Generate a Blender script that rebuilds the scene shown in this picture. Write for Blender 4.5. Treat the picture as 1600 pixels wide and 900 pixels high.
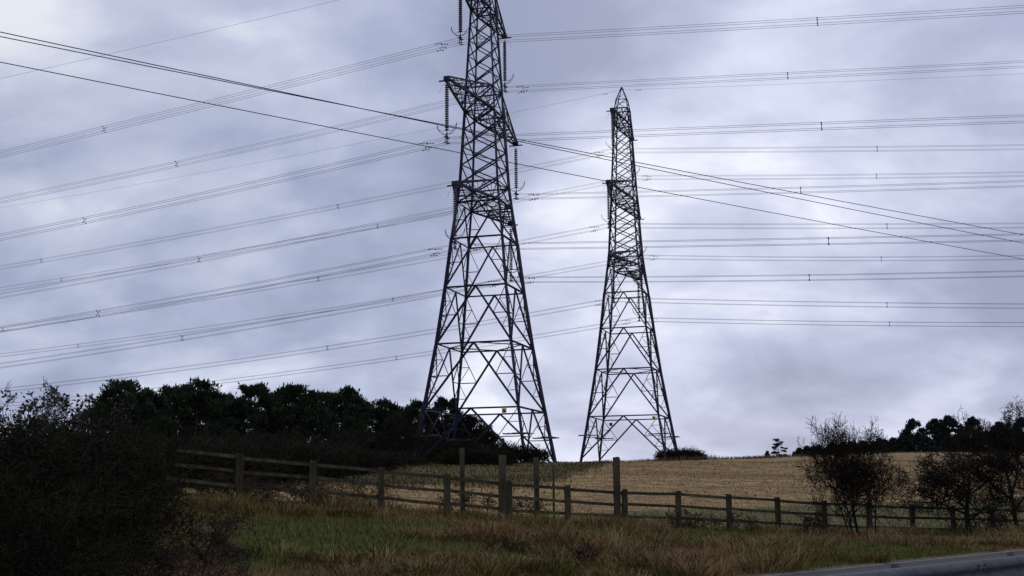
import bpy, math, random
import numpy as np
from mathutils import Vector, Matrix

for o in list(bpy.data.objects):
    bpy.data.objects.remove(o)
SC = bpy.context.scene
COL = SC.collection
R = math.radians

# ------------------------------------------------------------------ camera
CAMZ = 1.5
FPX, PITCH, ROLL = 1904.4, R(9.6257), R(0.5385)
cd = bpy.data.cameras.new('camera')
cd.sensor_width = 36.0
cd.lens = 36.0 * FPX / 1600.0
cd.clip_start = 0.1
cd.clip_end = 6000
cam = bpy.data.objects.new('camera', cd)
COL.objects.link(cam)
cam.matrix_world = (Matrix.Translation((0, 0, CAMZ)) @ Matrix.Rotation(R(90) + PITCH, 4, 'X')
                    @ Matrix.Rotation(-ROLL, 4, 'Z'))
SC.camera = cam

# ------------------------------------------------------------------ world: overcast sky
SUN_EL, SUN_AZ = R(26), R(13)          # azimuth to the right of straight ahead (+Y)
world = bpy.data.worlds.new('World')
SC.world = world
world.use_nodes = True
nt = world.node_tree
nt.nodes.clear()


def N(tree, kind, **kw):
    n = tree.nodes.new(kind)
    for k, v in kw.items():
        setattr(n, k, v)
    return n


def ramp(tree, stops, interp='LINEAR'):
    n = tree.nodes.new('ShaderNodeValToRGB')
    cr = n.color_ramp
    cr.interpolation = interp
    while len(cr.elements) < len(stops):
        cr.elements.new(0.5)
    for e, (p, c) in zip(cr.elements, stops):
        e.position = p
        e.color = (c[0], c[1], c[2], 1)
    return n


sky = N(nt, 'ShaderNodeTexSky', sky_type='NISHITA')
sky.sun_disc = False
sky.sun_elevation = SUN_EL
sky.sun_rotation = SUN_AZ
bg_sky = N(nt, 'ShaderNodeBackground')
bg_sky.inputs['Strength'].default_value = 0.1
nt.links.new(sky.outputs[0], bg_sky.inputs['Color'])
tc = N(nt, 'ShaderNodeTexCoord')
sep = N(nt, 'ShaderNodeSeparateXYZ')
nt.links.new(tc.outputs['Generated'], sep.inputs[0])


def M(tree, op, a, b=None, c=None, clamp=False):
    n = tree.nodes.new('ShaderNodeMath')
    n.operation = op
    n.use_clamp = clamp
    for i, v in enumerate((a, b, c)):
        if v is None:
            continue
        if isinstance(v, (int, float)):
            n.inputs[i].default_value = v
        else:
            tree.links.new(v, n.inputs[i])
    return n.outputs[0]


# flat cloud deck seen in perspective: direction / (elevation + offset)
zz = M(nt, 'MAXIMUM', sep.outputs['Z'], 0.0)
den = M(nt, 'ADD', zz, 0.5)
cx = M(nt, 'DIVIDE', sep.outputs['X'], den)
cy = M(nt, 'DIVIDE', sep.outputs['Y'], den)
comb = N(nt, 'ShaderNodeCombineXYZ')
nt.links.new(cx, comb.inputs[0])
nt.links.new(cy, comb.inputs[1])
comb.inputs[2].default_value = 3.7


def noise(tree, vec, scale, detail=5, rough=0.5, dist=0.0, loc=(0, 0, 0), sc=(1, 1, 1)):
    mp = tree.nodes.new('ShaderNodeMapping')
    mp.inputs['Location'].default_value = loc
    mp.inputs['Scale'].default_value = sc
    tree.links.new(vec, mp.inputs['Vector'])
    n = tree.nodes.new('ShaderNodeTexNoise')
    n.inputs['Scale'].default_value = scale
    n.inputs['Detail'].default_value = detail
    n.inputs['Roughness'].default_value = rough
    n.inputs['Distortion'].default_value = dist
    tree.links.new(mp.outputs[0], n.inputs['Vector'])
    return n.outputs['Fac']


SKYO = (8.757752, 9.916245, 0.0)
n_big = noise(nt, comb.outputs[0], 2.1, 4, 0.45, 0.35, SKYO)
n_mid = noise(nt, comb.outputs[0], 5.4, 6, 0.54, 0.3, (SKYO[0] + 2.8, SKYO[1] + 7.3, 0), (0.8, 1.0, 1))
cl = M(nt, 'ADD', M(nt, 'MULTIPLY', n_big, 0.60), M(nt, 'MULTIPLY', n_mid, 0.40))
cl_r = ramp(nt, [(0.38, (0.275, 0.318, 0.47)), (0.46, (0.395, 0.442, 0.62)),
                 (0.54, (0.58, 0.628, 0.80)), (0.62, (0.89, 0.93, 1.0))])
nt.links.new(cl, cl_r.inputs[0])
# the deck is thinner (brighter) round the hidden sun and along the far horizon
sd = (math.sin(SUN_AZ) * math.cos(SUN_EL), math.cos(SUN_AZ) * math.cos(SUN_EL), math.sin(SUN_EL))
dot = N(nt, 'ShaderNodeVectorMath', operation='DOT_PRODUCT')
nt.links.new(tc.outputs['Generated'], dot.inputs[0])
dot.inputs[1].default_value = sd
glow = M(nt, 'POWER', M(nt, 'MAXIMUM', dot.outputs['Value'], 0.0), 12.0)
low = M(nt, 'POWER', M(nt, 'SUBTRACT', 1.0, zz), 9.0)
bright = M(nt, 'ADD', M(nt, 'ADD', 0.87, M(nt, 'MULTIPLY', glow, 0.27)), M(nt, 'MULTIPLY', low, 0.30))
bg_cl = N(nt, 'ShaderNodeBackground')
nt.links.new(cl_r.outputs[0], bg_cl.inputs['Color'])
nt.links.new(bright, bg_cl.inputs['Strength'])
mixw = N(nt, 'ShaderNodeMixShader')
mixw.inputs[0].default_value = 0.96
nt.links.new(bg_sky.outputs[0], mixw.inputs[1])
nt.links.new(bg_cl.outputs[0], mixw.inputs[2])
wout = N(nt, 'ShaderNodeOutputWorld')
nt.links.new(mixw.outputs[0], wout.inputs['Surface'])

# ------------------------------------------------------------------ sun behind the cloud
sl = bpy.data.lights.new('sun', 'SUN')
sl.energy = 0.5
sl.angle = R(25)
sl.color = (1.0, 0.95, 0.88)
sun = bpy.data.objects.new('sun', sl)
COL.objects.link(sun)
sun.rotation_euler = Vector((-sd[0], -sd[1], -sd[2])).to_track_quat('-Z', 'Y').to_euler()

SC.view_settings.view_transform = 'Standard'
SC.view_settings.look = 'None'
SC.view_settings.exposure = 0.0
SC.view_settings.gamma = 1.0
SC.view_settings.use_curve_mapping = False

random.seed(4)
rng = np.random.default_rng(4)

# ------------------------------------------------------------------ helpers
_cp, _sp = math.cos(PITCH), math.sin(PITCH)
_cr, _sr = math.cos(ROLL), math.sin(ROLL)


def at(px, py, Y):
    """world point seen in the photograph (1600x900) at px,py that stands Y metres ahead"""
    a, b = px - 800.0, 450.0 - py
    u = (a * _cr + b * _sr) / FPX
    v = (-a * _sr + b * _cr) / FPX
    dy, dz = _cp - v * _sp, _sp + v * _cp
    k = Y / dy
    return Vector((u * k, Y, CAMZ + dz * k))


def fast_mesh(name, verts, faces, mat=None, smooth=False, col=None):
    """verts (n,3) array, faces (m,k) array with one k"""
    verts = np.asarray(verts, dtype=np.float32)
    faces = np.asarray(faces, dtype=np.int32)
    me = bpy.data.meshes.new(name)
    m, k = faces.shape
    me.vertices.add(len(verts))
    me.vertices.foreach_set('co', verts.ravel())
    me.loops.add(m * k)
    me.loops.foreach_set('vertex_index', faces.ravel())
    me.polygons.add(m)
    me.polygons.foreach_set('loop_start', np.arange(0, m * k, k, dtype=np.int32))
    me.polygons.foreach_set('loop_total', np.full(m, k, dtype=np.int32))
    if smooth:
        me.polygons.foreach_set('use_smooth', np.ones(m, dtype=bool))
    if col is not None:
        ca = me.color_attributes.new('Col', 'FLOAT_COLOR', 'POINT')
        c4 = np.ones((len(verts), 4), dtype=np.float32)
        c4[:, :3] = col
        ca.data.foreach_set('color', c4.ravel())
    me.update(calc_edges=True)
    me.validate()
    if mat:
        me.materials.append(mat)
    return me


def pymesh(name, verts, faces, mat=None):
    me = bpy.data.meshes.new(name)
    me.from_pydata([tuple(v) for v in verts], [], faces)
    me.update()
    if mat:
        me.materials.append(mat)
    return me


def ob(name, me, parent=None, loc=(0, 0, 0), rz=0.0, scale=None):
    o = bpy.data.objects.new(name, me)
    COL.objects.link(o)
    o.location = loc
    o.rotation_euler = (0, 0, rz)
    if scale is not None:
        o.scale = scale
    if parent:
        o.parent = parent
    return o


def tag(o, label=None, cat=None, group=None, kind=None):
    if label:
        o['label'] = label
    if cat:
        o['category'] = cat
    if group:
        o['group'] = group
    if kind:
        o['kind'] = kind
    return o


def copy_tree(o, parent=None):
    c = o.copy()
    COL.objects.link(c)
    c.parent = parent
    for ch in [x for x in bpy.data.objects if x.parent == o]:
        copy_tree(ch, c)
    return c


ORD = ['first', 'second', 'third', 'fourth', 'fifth', 'sixth', 'seventh', 'eighth', 'ninth', 'tenth', 'eleventh',
       'twelfth', 'thirteenth', 'fourteenth', 'fifteenth', 'sixteenth', 'seventeenth', 'eighteenth', 'nineteenth',
       'twentieth']


def hash2(ix, iy, seed):
    h = (ix.astype(np.int64) * 374761393 + iy.astype(np.int64) * 668265263 + seed * 1442695041) & 0x7fffffff
    h = ((h ^ (h >> 13)) * 1274126177) & 0x7fffffff
    return ((h ^ (h >> 16)) & 0xffff) / 65535.0


def vnoise(x, y, seed=0):
    x = np.asarray(x, float)
    y = np.asarray(y, float)
    ix, iy = np.floor(x), np.floor(y)
    fx, fy = x - ix, y - iy
    fx = fx * fx * (3 - 2 * fx)
    fy = fy * fy * (3 - 2 * fy)
    a = hash2(ix, iy, seed)
    b = hash2(ix + 1, iy, seed)
    c = hash2(ix, iy + 1, seed)
    d = hash2(ix + 1, iy + 1, seed)
    return (a * (1 - fx) + b * fx) * (1 - fy) + (c * (1 - fx) + d * fx) * fy


def fbm(x, y, seed=0, oct=4):
    s, a, t = 0, 0.5, 0
    for i in range(oct):
        s = s + a * vnoise(np.asarray(x) * 2 ** i, np.asarray(y) * 2 ** i, seed + i * 17)
        t += a
        a *= 0.5
    return s / t


# ------------------------------------------------------------------ materials
def mat_new(name):
    m = bpy.data.materials.new(name)
    m.use_nodes = True
    t = m.node_tree
    b = t.nodes['Principled BSDF']
    return m, t, b


def mat_var(name, c0, c1, scale=6.0, rough=0.8, detail=5, metallic=0.0, coord='Object', bump=0.0, sc=(1, 1, 1),
            objvar=0.0, lo=0.35, hi=0.65, spec=0.3):
    m, t, b = mat_new(name)
    tcn = t.nodes.new('ShaderNodeTexCoord')
    f = noise(t, tcn.outputs[coord], scale, detail, 0.6, 0.0, (0, 0, 0), sc)
    rp = ramp(t, [(lo, c0), (hi, c1)])
    t.links.new(f, rp.inputs[0])
    out = rp.outputs[0]
    if objvar > 0:
        oi = t.nodes.new('ShaderNodeObjectInfo')
        hs = t.nodes.new('ShaderNodeHueSaturation')
        t.links.new(out, hs.inputs['Color'])
        t.links.new(M(t, 'ADD', 1.0 - objvar, M(t, 'MULTIPLY', oi.outputs['Random'], 2 * objvar)), hs.inputs['Value'])
        t.links.new(M(t, 'ADD', 0.5 - objvar * 0.05, M(t, 'MULTIPLY', oi.outputs['Random'], objvar * 0.1)), hs.inputs['Hue'])
        out = hs.outputs[0]
    t.links.new(out, b.inputs['Base Color'])
    b.inputs['Roughness'].default_value = rough
    b.inputs['Metallic'].default_value = metallic
    b.inputs['Specular IOR Level'].default_value = spec
    if bump > 0:
        bp = t.nodes.new('ShaderNodeBump')
        bp.inputs['Strength'].default_value = bump
        bp.inputs['Distance'].default_value = 0.02
        t.links.new(f, bp.inputs['Height'])
        t.links.new(bp.outputs[0], b.inputs['Normal'])
    return m


def mat_attr(name, rough=0.85, trans=0.0):
    m, t, b = mat_new(name)
    a = t.nodes.new('ShaderNodeAttribute')
    a.attribute_name = 'Col'
    t.links.new(a.outputs['Color'], b.inputs['Base Color'])
    b.inputs['Roughness'].default_value = rough
    b.inputs['Specular IOR Level'].default_value = 0.15
    return m


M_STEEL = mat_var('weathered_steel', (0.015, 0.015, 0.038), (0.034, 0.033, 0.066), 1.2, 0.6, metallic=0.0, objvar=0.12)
M_GUARD = mat_var('galvanised_guard', (0.055, 0.055, 0.07), (0.095, 0.095, 0.115), 3, 0.5)
M_INSUL = mat_var('glazed_porcelain', (0.03, 0.028, 0.045), (0.05, 0.045, 0.065), 5, 0.3, spec=0.5)
M_WIRE = mat_var('aluminium_wire', (0.10, 0.10, 0.125), (0.15, 0.15, 0.18), 0.3, 0.55)
M_DWIRE = mat_var('dark_wire', (0.025, 0.025, 0.04), (0.04, 0.04, 0.06), 0.3, 0.6)
M_YELLOW = mat_var('sign_yellow', (0.55, 0.36, 0.06), (0.62, 0.42, 0.08), 4, 0.5)
M_BLACK = mat_var('sign_black', (0.02, 0.02, 0.02), (0.03, 0.03, 0.03), 4, 0.5)
M_SIGNBACK = mat_var('sign_back', (0.03, 0.03, 0.045), (0.05, 0.05, 0.06), 4, 0.6)
M_WOOD = mat_var('weathered_wood', (0.03, 0.025, 0.015), (0.085, 0.07, 0.042), 5.0, 0.9, sc=(1, 1, 0.25), bump=0.6, objvar=0.22)
M_BARK = mat_var('pine_bark', (0.03, 0.022, 0.016), (0.065, 0.045, 0.032), 3, 0.95, sc=(1, 1, 0.3), bump=0.6)
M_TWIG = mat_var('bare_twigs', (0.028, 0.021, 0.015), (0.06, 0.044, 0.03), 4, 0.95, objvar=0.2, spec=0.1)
M_TWIGDARK = mat_var('dark_twigs', (0.013, 0.011, 0.008), (0.028, 0.022, 0.016), 4, 0.95, objvar=0.2, spec=0.1)  # darker brown twig colour for the undergrowth and right-hand shrubs
M_THICKET = mat_var('thicket_stems', (0.012, 0.011, 0.008), (0.036, 0.031, 0.022), 1.2, 0.95, objvar=0.25, spec=0.05)
M_NEEDLE = mat_var('pine_needles', (0.016, 0.026, 0.014), (0.045, 0.058, 0.032), 0.9, 0.8, objvar=0.2, spec=0.1)
M_FARNEEDLE = mat_var('far_pine_needles', (0.016, 0.022, 0.022), (0.032, 0.04, 0.04), 0.7, 0.85, objvar=0.2)
M_LEAFDARK = mat_var('bramble_leaves', (0.008, 0.010, 0.005), (0.026, 0.027, 0.012), 2.5, 0.9, objvar=0.2, spec=0.06)
M_LEAFBLUE = mat_var('glossy_leaves', (0.03, 0.035, 0.03), (0.075, 0.075, 0.08), 4, 0.35, spec=0.5)
M_LEAFRED = mat_var('dead_leaves', (0.026, 0.015, 0.010), (0.06, 0.034, 0.022), 3.5, 0.85, spec=0.1)
M_SCRUB = mat_var('scrub_leaves', (0.010, 0.012, 0.007), (0.026, 0.023, 0.014), 1.6, 0.85, objvar=0.15, spec=0.1)
M_GRASS = mat_attr('grass_blades')
M_FLINT = mat_var('flint', (0.45, 0.43, 0.38), (0.68, 0.66, 0.62), 8, 0.8)

# ------------------------------------------------------------------ terrain shape
RD = np.array([0.687, 0.727])            # road direction
RN = np.array([-0.727, 0.687])           # towards the bank
R0 = np.array([4.57, 22.6])              # a point on the far edge line
FY0 = 30.8
F0 = np.array([FY0 / 1931 * -430, FY0])
FS = np.array([FY0 / 1931 * 105.3, FY0 * 0.0288])   # one fence bay
FL = float(np.hypot(*FS))
FD = FS / FL
FN = np.array([-FD[1], FD[0]])
FNK = np.array([-40, -6, -3, 0, 2, 5, 8, 10, 12, 15, 18, 40, 90.])
FZK = np.array([2.6, 1.95, 1.75, 1.40, 1.12, 0.68, 0.38, 0.12, 0.02, 0.0, 0.1, 0.6, 2.0])


def rq(x, y):
    r = (x - R0[0]) * RN[0] + (y - R0[1]) * RN[1]
    q = (x - F0[0]) * FN[0] + (y - F0[1]) * FN[1]
    n = ((x - F0[0]) * FD[0] + (y - F0[1]) * FD[1]) / FL
    return r, q, n


_pts = []
for nn in range(-30, 61, 5):
    pp = F0 + FS * nn
    _pts.append((pp[0], pp[1], float(np.interp(nn, FNK, FZK))))
_pts += [(-2.58, 116, 4.35), (15.4, 161, 5.3), (37.3, 180, 6.45), (72.5, 200, 7.25), (110, 215, 8.0),
         (-13, 125, 4.15), (-34, 110, 4.0), (-60, 110, 4.3), (2, 75, 2.55), (35, 90, 2.75), (-20, 75, 3.0),
         (70, 120, 4.0), (0, 135, 4.45), (-20, 160, 4.1), (15, 195, 5.0), (0, 240, 3.6), (45, 250, 6.0), (90, 260, 7.3),
         (60, 320, 7.2), (120, 330, 8.6), (180, 330, 9.6), (-60, 200, 3.5), (-120, 150, 4), (-120, 300, 2), (0, 350, 3),
         (200, 150, 6), (250, 420, 11), (60, 480, 6), (-80, 480, 2)]
_P = np.array(_pts)


def _tps(r2):
    return 0.5 * r2 * np.log(r2 + 1e-9)


_d2 = ((_P[:, None, :2] - _P[None, :, :2]) ** 2).sum(-1) / 1e4
_K = _tps(_d2) + np.eye(len(_P)) * 2e-4
_A = np.zeros((len(_P) + 3, len(_P) + 3))
_A[:len(_P), :len(_P)] = _K
_A[:len(_P), len(_P)] = 1
_A[:len(_P), len(_P) + 1:] = _P[:, :2] / 100
_A[len(_P):, :len(_P)] = _A[:len(_P), len(_P):].T
_W = np.linalg.solve(_A, np.concatenate([_P[:, 2], [0, 0, 0]]))


def hill(x, y):
    s = x.shape
    xf, yf = np.clip(x.ravel(), -160, 260), np.clip(y.ravel(), -20, 480)
    out = np.empty(len(xf))
    for i in range(0, len(xf), 20000):
        d2 = ((xf[i:i + 20000, None] - _P[None, :, 0]) ** 2 + (yf[i:i + 20000, None] - _P[None, :, 1]) ** 2) / 1e4
        out[i:i + 20000] = _tps(d2) @ _W[:len(_P)] + _W[len(_P)] + xf[i:i + 20000] / 100 * _W[-2] + yf[i:i + 20000] / 100 * _W[-1]
    return out.reshape(s)


def ground(x, y):
    x = np.asarray(x, float)
    y = np.asarray(y, float)
    r, q, n = rq(x, y)
    zf = np.interp(n, FNK, FZK)
    t = np.clip(r / (np.maximum(r, 0) + np.maximum(-q, 0) + 1e-6), 0, 1)
    t = np.where(r <= 0, 0, t)
    bank = zf * (t * (0.55 + 0.9 * t - 0.45 * t * t))
    bump = (fbm(x * 0.55, y * 0.55, 5, 3) - 0.5) * 0.22 * np.clip(r / 2.0, 0, 1)
    hb = hill(x, y)
    w = np.clip(q / 4.0, 0, 1)
    w = w * w * (3 - 2 * w)
    z = np.where(q > 0, zf * (1 - w) + hb * w, bank)
    far = np.clip((q - 10) / 30, 0, 1)
    rough = (fbm(x * 0.12, y * 0.12, 9, 3) - 0.5) * 0.35 * far
    z = z + bump * np.where(q > 2, 0.3, 1.0) + rough
    # everything on the camera's side of the road lies level under the road sheet
    z = np.where(r < 0, np.maximum(-0.02 + r * 0.03, -0.05), z)
    return z


def gz(x, y):
    return float(ground(np.array([x]), np.array([y]))[0])


def spaced(knots):
    out = []
    for (a, b, s) in knots:
        out += list(np.arange(a, b, s))
    out.append(knots[-1][1])
    return np.array(out)


gx = spaced([(-1500, -300, 150), (-300, -80, 20), (-80, -20, 2.5), (-20, 28, 0.4), (28, 100, 2.5), (100, 300, 20), (300, 1500, 150)])
gy = spaced([(-400, -20, 60), (-20, 8, 4), (8, 46, 0.4), (46, 90, 1.2), (90, 230, 2.5), (230, 500, 18), (500, 2600, 210)])
GX, GY = np.meshgrid(gx, gy)
GZ = ground(GX, GY)
nx, ny = len(gx), len(gy)
gv = np.stack([GX.ravel(), GY.ravel(), GZ.ravel()], 1)
idx = np.arange(nx * ny).reshape(ny, nx)
gf = np.stack([idx[:-1, :-1].ravel(), idx[:-1, 1:].ravel(), idx[1:, 1:].ravel(), idx[1:, :-1].ravel()], 1)
_r, _q, _n = rq(gv[:, 0], gv[:, 1])


def mat_ground():
    m, t, b = mat_new('ground_cover')
    g = t.nodes.new('ShaderNodeNewGeometry')
    pos = g.outputs['Position']
    a = t.nodes.new('ShaderNodeAttribute')
    a.attribute_name = 'fence_distance'
    q = a.outputs['Fac']
    edge = M(t, 'MULTIPLY', M(t, 'SUBTRACT', noise(t, pos, 0.35, 4, 0.6), 0.5), 7.0)
    qe = M(t, 'ADD', q, edge)
    # verge: dead grass thatch with green
    n1 = noise(t, pos, 0.9, 6, 0.65)
    verge = ramp(t, [(0.3, (0.045, 0.05, 0.014)), (0.42, (0.085, 0.062, 0.024)), (0.62, (0.13, 0.078, 0.034)), (0.75, (0.17, 0.12, 0.058))])
    t.links.new(n1, verge.inputs[0])
    # grass strip behind the fence
    n2 = noise(t, pos, 1.6, 6, 0.7)
    strip = ramp(t, [(0.3, (0.05, 0.058, 0.014)), (0.5, (0.09, 0.09, 0.026)), (0.7, (0.19, 0.145, 0.06))])
    t.links.new(n2, strip.inputs[0])
    # stubble and turned soil, stretched along the drilling rows
    n3 = noise(t, pos, 1.3, 8, 0.78, 0.0, (0, 0, 0), (0.7, 0.8, 1))
    stub = ramp(t, [(0.36, (0.12, 0.075, 0.035)), (0.45, (0.25, 0.16, 0.068)), (0.54, (0.38, 0.255, 0.11)), (0.65, (0.52, 0.39, 0.2))])
    t.links.new(n3, stub.inputs[0])
    n4 = noise(t, pos, 0.11, 4, 0.6, 0.6, (3, 1, 0), (0.22, 1.0, 1))
    band = ramp(t, [(0.36, (0.55, 0.52, 0.52)), (0.50, (0.85, 0.84, 0.83)), (0.68, (1.05, 1.02, 0.97))])
    t.links.new(n4, band.inputs[0])
    mul = t.nodes.new('ShaderNodeMix')
    mul.data_type = 'RGBA'
    mul.blend_type = 'MULTIPLY'
    mul.inputs['Factor'].default_value = 1.0
    t.links.new(stub.outputs[0], mul.inputs['A'])
    t.links.new(band.outputs[0], mul.inputs['B'])

    sx = t.nodes.new('ShaderNodeSeparateXYZ')
    t.links.new(pos, sx.inputs[0])
    wob = M(t, 'MULTIPLY', M(t, 'SUBTRACT', noise(t, pos, 0.05, 2, 0.5), 0.5), 6.0)
    acr = M(t, 'ADD', M(t, 'ADD', M(t, 'MULTIPLY', sx.outputs['Y'], 1.0), M(t, 'MULTIPLY', sx.outputs['X'], -0.16)), wob)
    tl_ = M(t, 'PINGPONG', acr, 12.0)
    trk = M(t, 'MULTIPLY', M(t, 'SUBTRACT', 0.9, M(t, 'ABSOLUTE', M(t, 'SUBTRACT', tl_, 1.4))), 1.3, clamp=True)

    def mix(f, A, B):
        x = t.nodes.new('ShaderNodeMix')
        x.data_type = 'RGBA'
        t.links.new(f, x.inputs['Factor'])
        t.links.new(A, x.inputs['A'])
        t.links.new(B, x.inputs['B'])
        return x.outputs['Result']

    f1 = M(t, 'MULTIPLY', M(t, 'SUBTRACT', qe, 0.2), 0.8, clamp=True)
    a2 = t.nodes.new('ShaderNodeAttribute')
    a2.attribute_name = 'stubble'
    f2 = M(t, 'MULTIPLY', M(t, 'ADD', a2.outputs['Fac'], M(t, 'MULTIPLY', edge, 0.6)), 0.7, clamp=True)
    a4 = t.nodes.new('ShaderNodeAttribute')
    a4.attribute_name = 'green'
    moss = ramp(t, [(0.35, (0.042, 0.045, 0.009)), (0.65, (0.085, 0.088, 0.018))])
    t.links.new(n2, moss.inputs[0])
    c = mix(a4.outputs['Fac'], verge.outputs[0], moss.outputs[0])
    c = mix(f1, c, strip.outputs[0])
    soil = t.nodes.new('ShaderNodeRGB')
    soil.outputs[0].default_value = (0.13, 0.082, 0.042, 1)
    fld = mix(M(t, 'MULTIPLY', trk, M(t, 'MULTIPLY', n2, 1.0)), mul.outputs['Result'], soil.outputs[0])
    c = mix(f2, c, fld)
    # rough margin on the crest
    a3 = t.nodes.new('ShaderNodeAttribute')
    a3.attribute_name = 'margin'
    f3 = M(t, 'MULTIPLY', M(t, 'ADD', a3.outputs['Fac'], M(t, 'MULTIPLY', edge, 0.5)), 0.35, clamp=True)
    c = mix(f3, c, strip.outputs[0])
    t.links.new(c, b.inputs['Base Color'])
    b.inputs['Roughness'].default_value = 0.95
    b.inputs['Specular IOR Level'].default_value = 0.1
    bp = t.nodes.new('ShaderNodeBump')
    bp.inputs['Strength'].default_value = 0.9
    bp.inputs['Distance'].default_value = 0.12
    t.links.new(n3, bp.inputs['Height'])
    t.links.new(bp.outputs[0], b.inputs['Normal'])
    return m


def greenness(x, y):
    r, q, nn = rq(x, y)
    g = fbm(x * 0.32, y * 0.32, 21, 4)
    px = 800 + 1931 * x / y
    left = np.clip((500 - px) / 130, 0, 1) * 0.17 * np.clip(1.3 - np.abs(q + 5) / 8, 0, 1)
    edge = np.clip(1 - r / 2.2, 0, 1) * 0.14 + np.clip((px - 1150) / 350, 0, 1) * 0.10
    return g + left + edge


M_GROUND = mat_ground()
gm = fast_mesh('ground', gv, gf, M_GROUND, smooth=True)


def crest_y(x):
    return np.interp(x, [-200, -60, -30, -12, 2, 6, 10, 17, 40, 75, 120, 250], [46, 46, 47, 52, 68, 92, 128, 150, 172, 192, 206, 215])


def stub_start(n):
    return np.interp(n, [-10, 2, 5, 8, 11, 14, 40], [1.5, 1.5, 3.0, 7.0, 10.5, 12, 14])


for nm, arr in (('fence_distance', _q), ('stubble', _q - stub_start(_n)), ('margin', gv[:, 1] - crest_y(gv[:, 0])),
                ('green', np.clip((greenness(gv[:, 0], np.maximum(gv[:, 1], 1.0)) - 0.575) / 0.17, 0, 1))):
    at_ = gm.attributes.new(nm, 'FLOAT', 'POINT')
    at_.data.foreach_set('value', np.clip(arr, -1000, 1000).astype(np.float32))
g_ob = ob('ground', gm)
tag(g_ob, 'grass bank rising into a stubble field up to the crest', 'ground', kind='structure')


# ------------------------------------------------------------------ road
def mat_road():
    m, t, b = mat_new('asphalt')
    g = t.nodes.new('ShaderNodeNewGeometry')
    n1 = noise(t, g.outputs['Position'], 60, 3, 0.7)
    n2 = noise(t, g.outputs['Position'], 0.7, 4, 0.6)
    s = M(t, 'ADD', M(t, 'MULTIPLY', n1, 0.5), M(t, 'MULTIPLY', n2, 0.5))
    rp = ramp(t, [(0.35, (0.042, 0.039, 0.045)), (0.65, (0.075, 0.069, 0.078))])
    t.links.new(s, rp.inputs[0])
    t.links.new(rp.outputs[0], b.inputs['Base Color'])
    b.inputs['Roughness'].default_value = 0.95
    b.inputs['Specular IOR Level'].default_value = 0.12
    return m


def strip_mesh(name, r0, r1, z, mat, s0=-120, s1=160, step=4, jit=0.0):
    vs, fs = [], []
    ss = np.arange(s0, s1 + .1, step)
    for i, s in enumerate(ss):
        j = (random.random() - 0.5) * jit
        for r in (r0, r1 + j):
            p = R0 + RD * s + RN * r
            vs.append((p[0], p[1], z))
        if i:
            k = 2 * i
            fs.append((k - 2, k, k + 1, k - 1))
    return pymesh(name, vs, fs, mat)


road = ob('road', strip_mesh('road', -24, 0.35, 0.012, mat_road(), jit=0.0))
tag(road, 'grey asphalt road beyond the steel barrier', 'road', kind='structure')
M_LINE = mat_var('worn_road_paint', (0.10, 0.095, 0.09), (0.30, 0.29, 0.27), 5, 0.9, coord='Object', spec=0.1)
ln = ob('edge_line', strip_mesh('edge_line', -0.12, 0.03, 0.017, M_LINE), road)
vl = ob('gravel_edge', strip_mesh('gravel_edge', 0.03, 0.42, 0.02,
        mat_var('dusty_road_edge', (0.06, 0.05, 0.036), (0.12, 0.10, 0.075), 9, 0.95, spec=0.1), step=0.35, jit=0.3), road)


# ------------------------------------------------------------------ lattice pylons
def lbar(a, b, w, out=None, t=None):
    """L-section steel bar from a to b, legs of the angle w wide"""
    a, b = Vector(a), Vector(b)
    d = (b - a).normalized()
    o = Vector(out) if out is not None else Vector((0.3, -1, 0.2))
    p = (o - d * o.dot(d))
    if p.length < 1e-4:
        p = d.orthogonal()
    p.normalize()
    q = d.cross(p)
    t = t or 0.2 * w
    prof = [(0, 0), (w, 0), (w, t), (t, t), (t, w), (0, w)]
    h = w * 0.4
    vs = [e + p * (x - h) + q * (y - h) for e in (a, b) for x, y in prof]
    fs = [(i, (i + 1) % 6, 6 + (i + 1) % 6, 6 + i) for i in range(6)] + [(5, 4, 3, 2, 1, 0), (6, 7, 8, 9, 10, 11)]
    return vs, fs


def merge(parts):
    V, F = [], []
    for vs, fs in parts:
        k = len(V)
        V += list(vs)
        F += [tuple(i + k for i in f) for f in fs]
    return V, F


def box(c, s, rot=None):
    vs = []
    for x in (-1, 1):
        for y in (-1, 1):
            for z in (-1, 1):
                v = Vector((x * s[0] / 2, y * s[1] / 2, z * s[2] / 2))
                if rot is not None:
                    v = rot @ v
                vs.append(v + Vector(c))
    return vs, [(0, 1, 3, 2), (4, 6, 7, 5), (0, 4, 5, 1), (2, 3, 7, 6), (0, 2, 6, 4), (1, 5, 7, 3)]


def tube(pts, rad, n=5):
    pts = [Vector(p) for p in pts]
    vs, fs = [], []
    up = Vector((0, 0, 1))
    for i, p in enumerate(pts):
        d = (pts[min(i + 1, len(pts) - 1)] - pts[max(i - 1, 0)]).normalized()
        x = d.cross(up)
        if x.length < 1e-3:
            x = Vector((1, 0, 0))
        x.normalize()
        y = x.cross(d)
        r = rad[i] if isinstance(rad, (list, tuple)) else rad
        for k in range(n):
            a = 2 * math.pi * k / n
            vs.append(p + x * (r * math.cos(a)) + y * (r * math.sin(a)))
        if i:
            for k in range(n):
                fs.append(((i - 1) * n + k, (i - 1) * n + (k + 1) % n, i * n + (k + 1) % n, i * n + k))
    fs.append(tuple(range(n - 1, -1, -1)))
    fs.append(tuple((len(pts) - 1) * n + k for k in range(n)))
    return vs, fs


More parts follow.
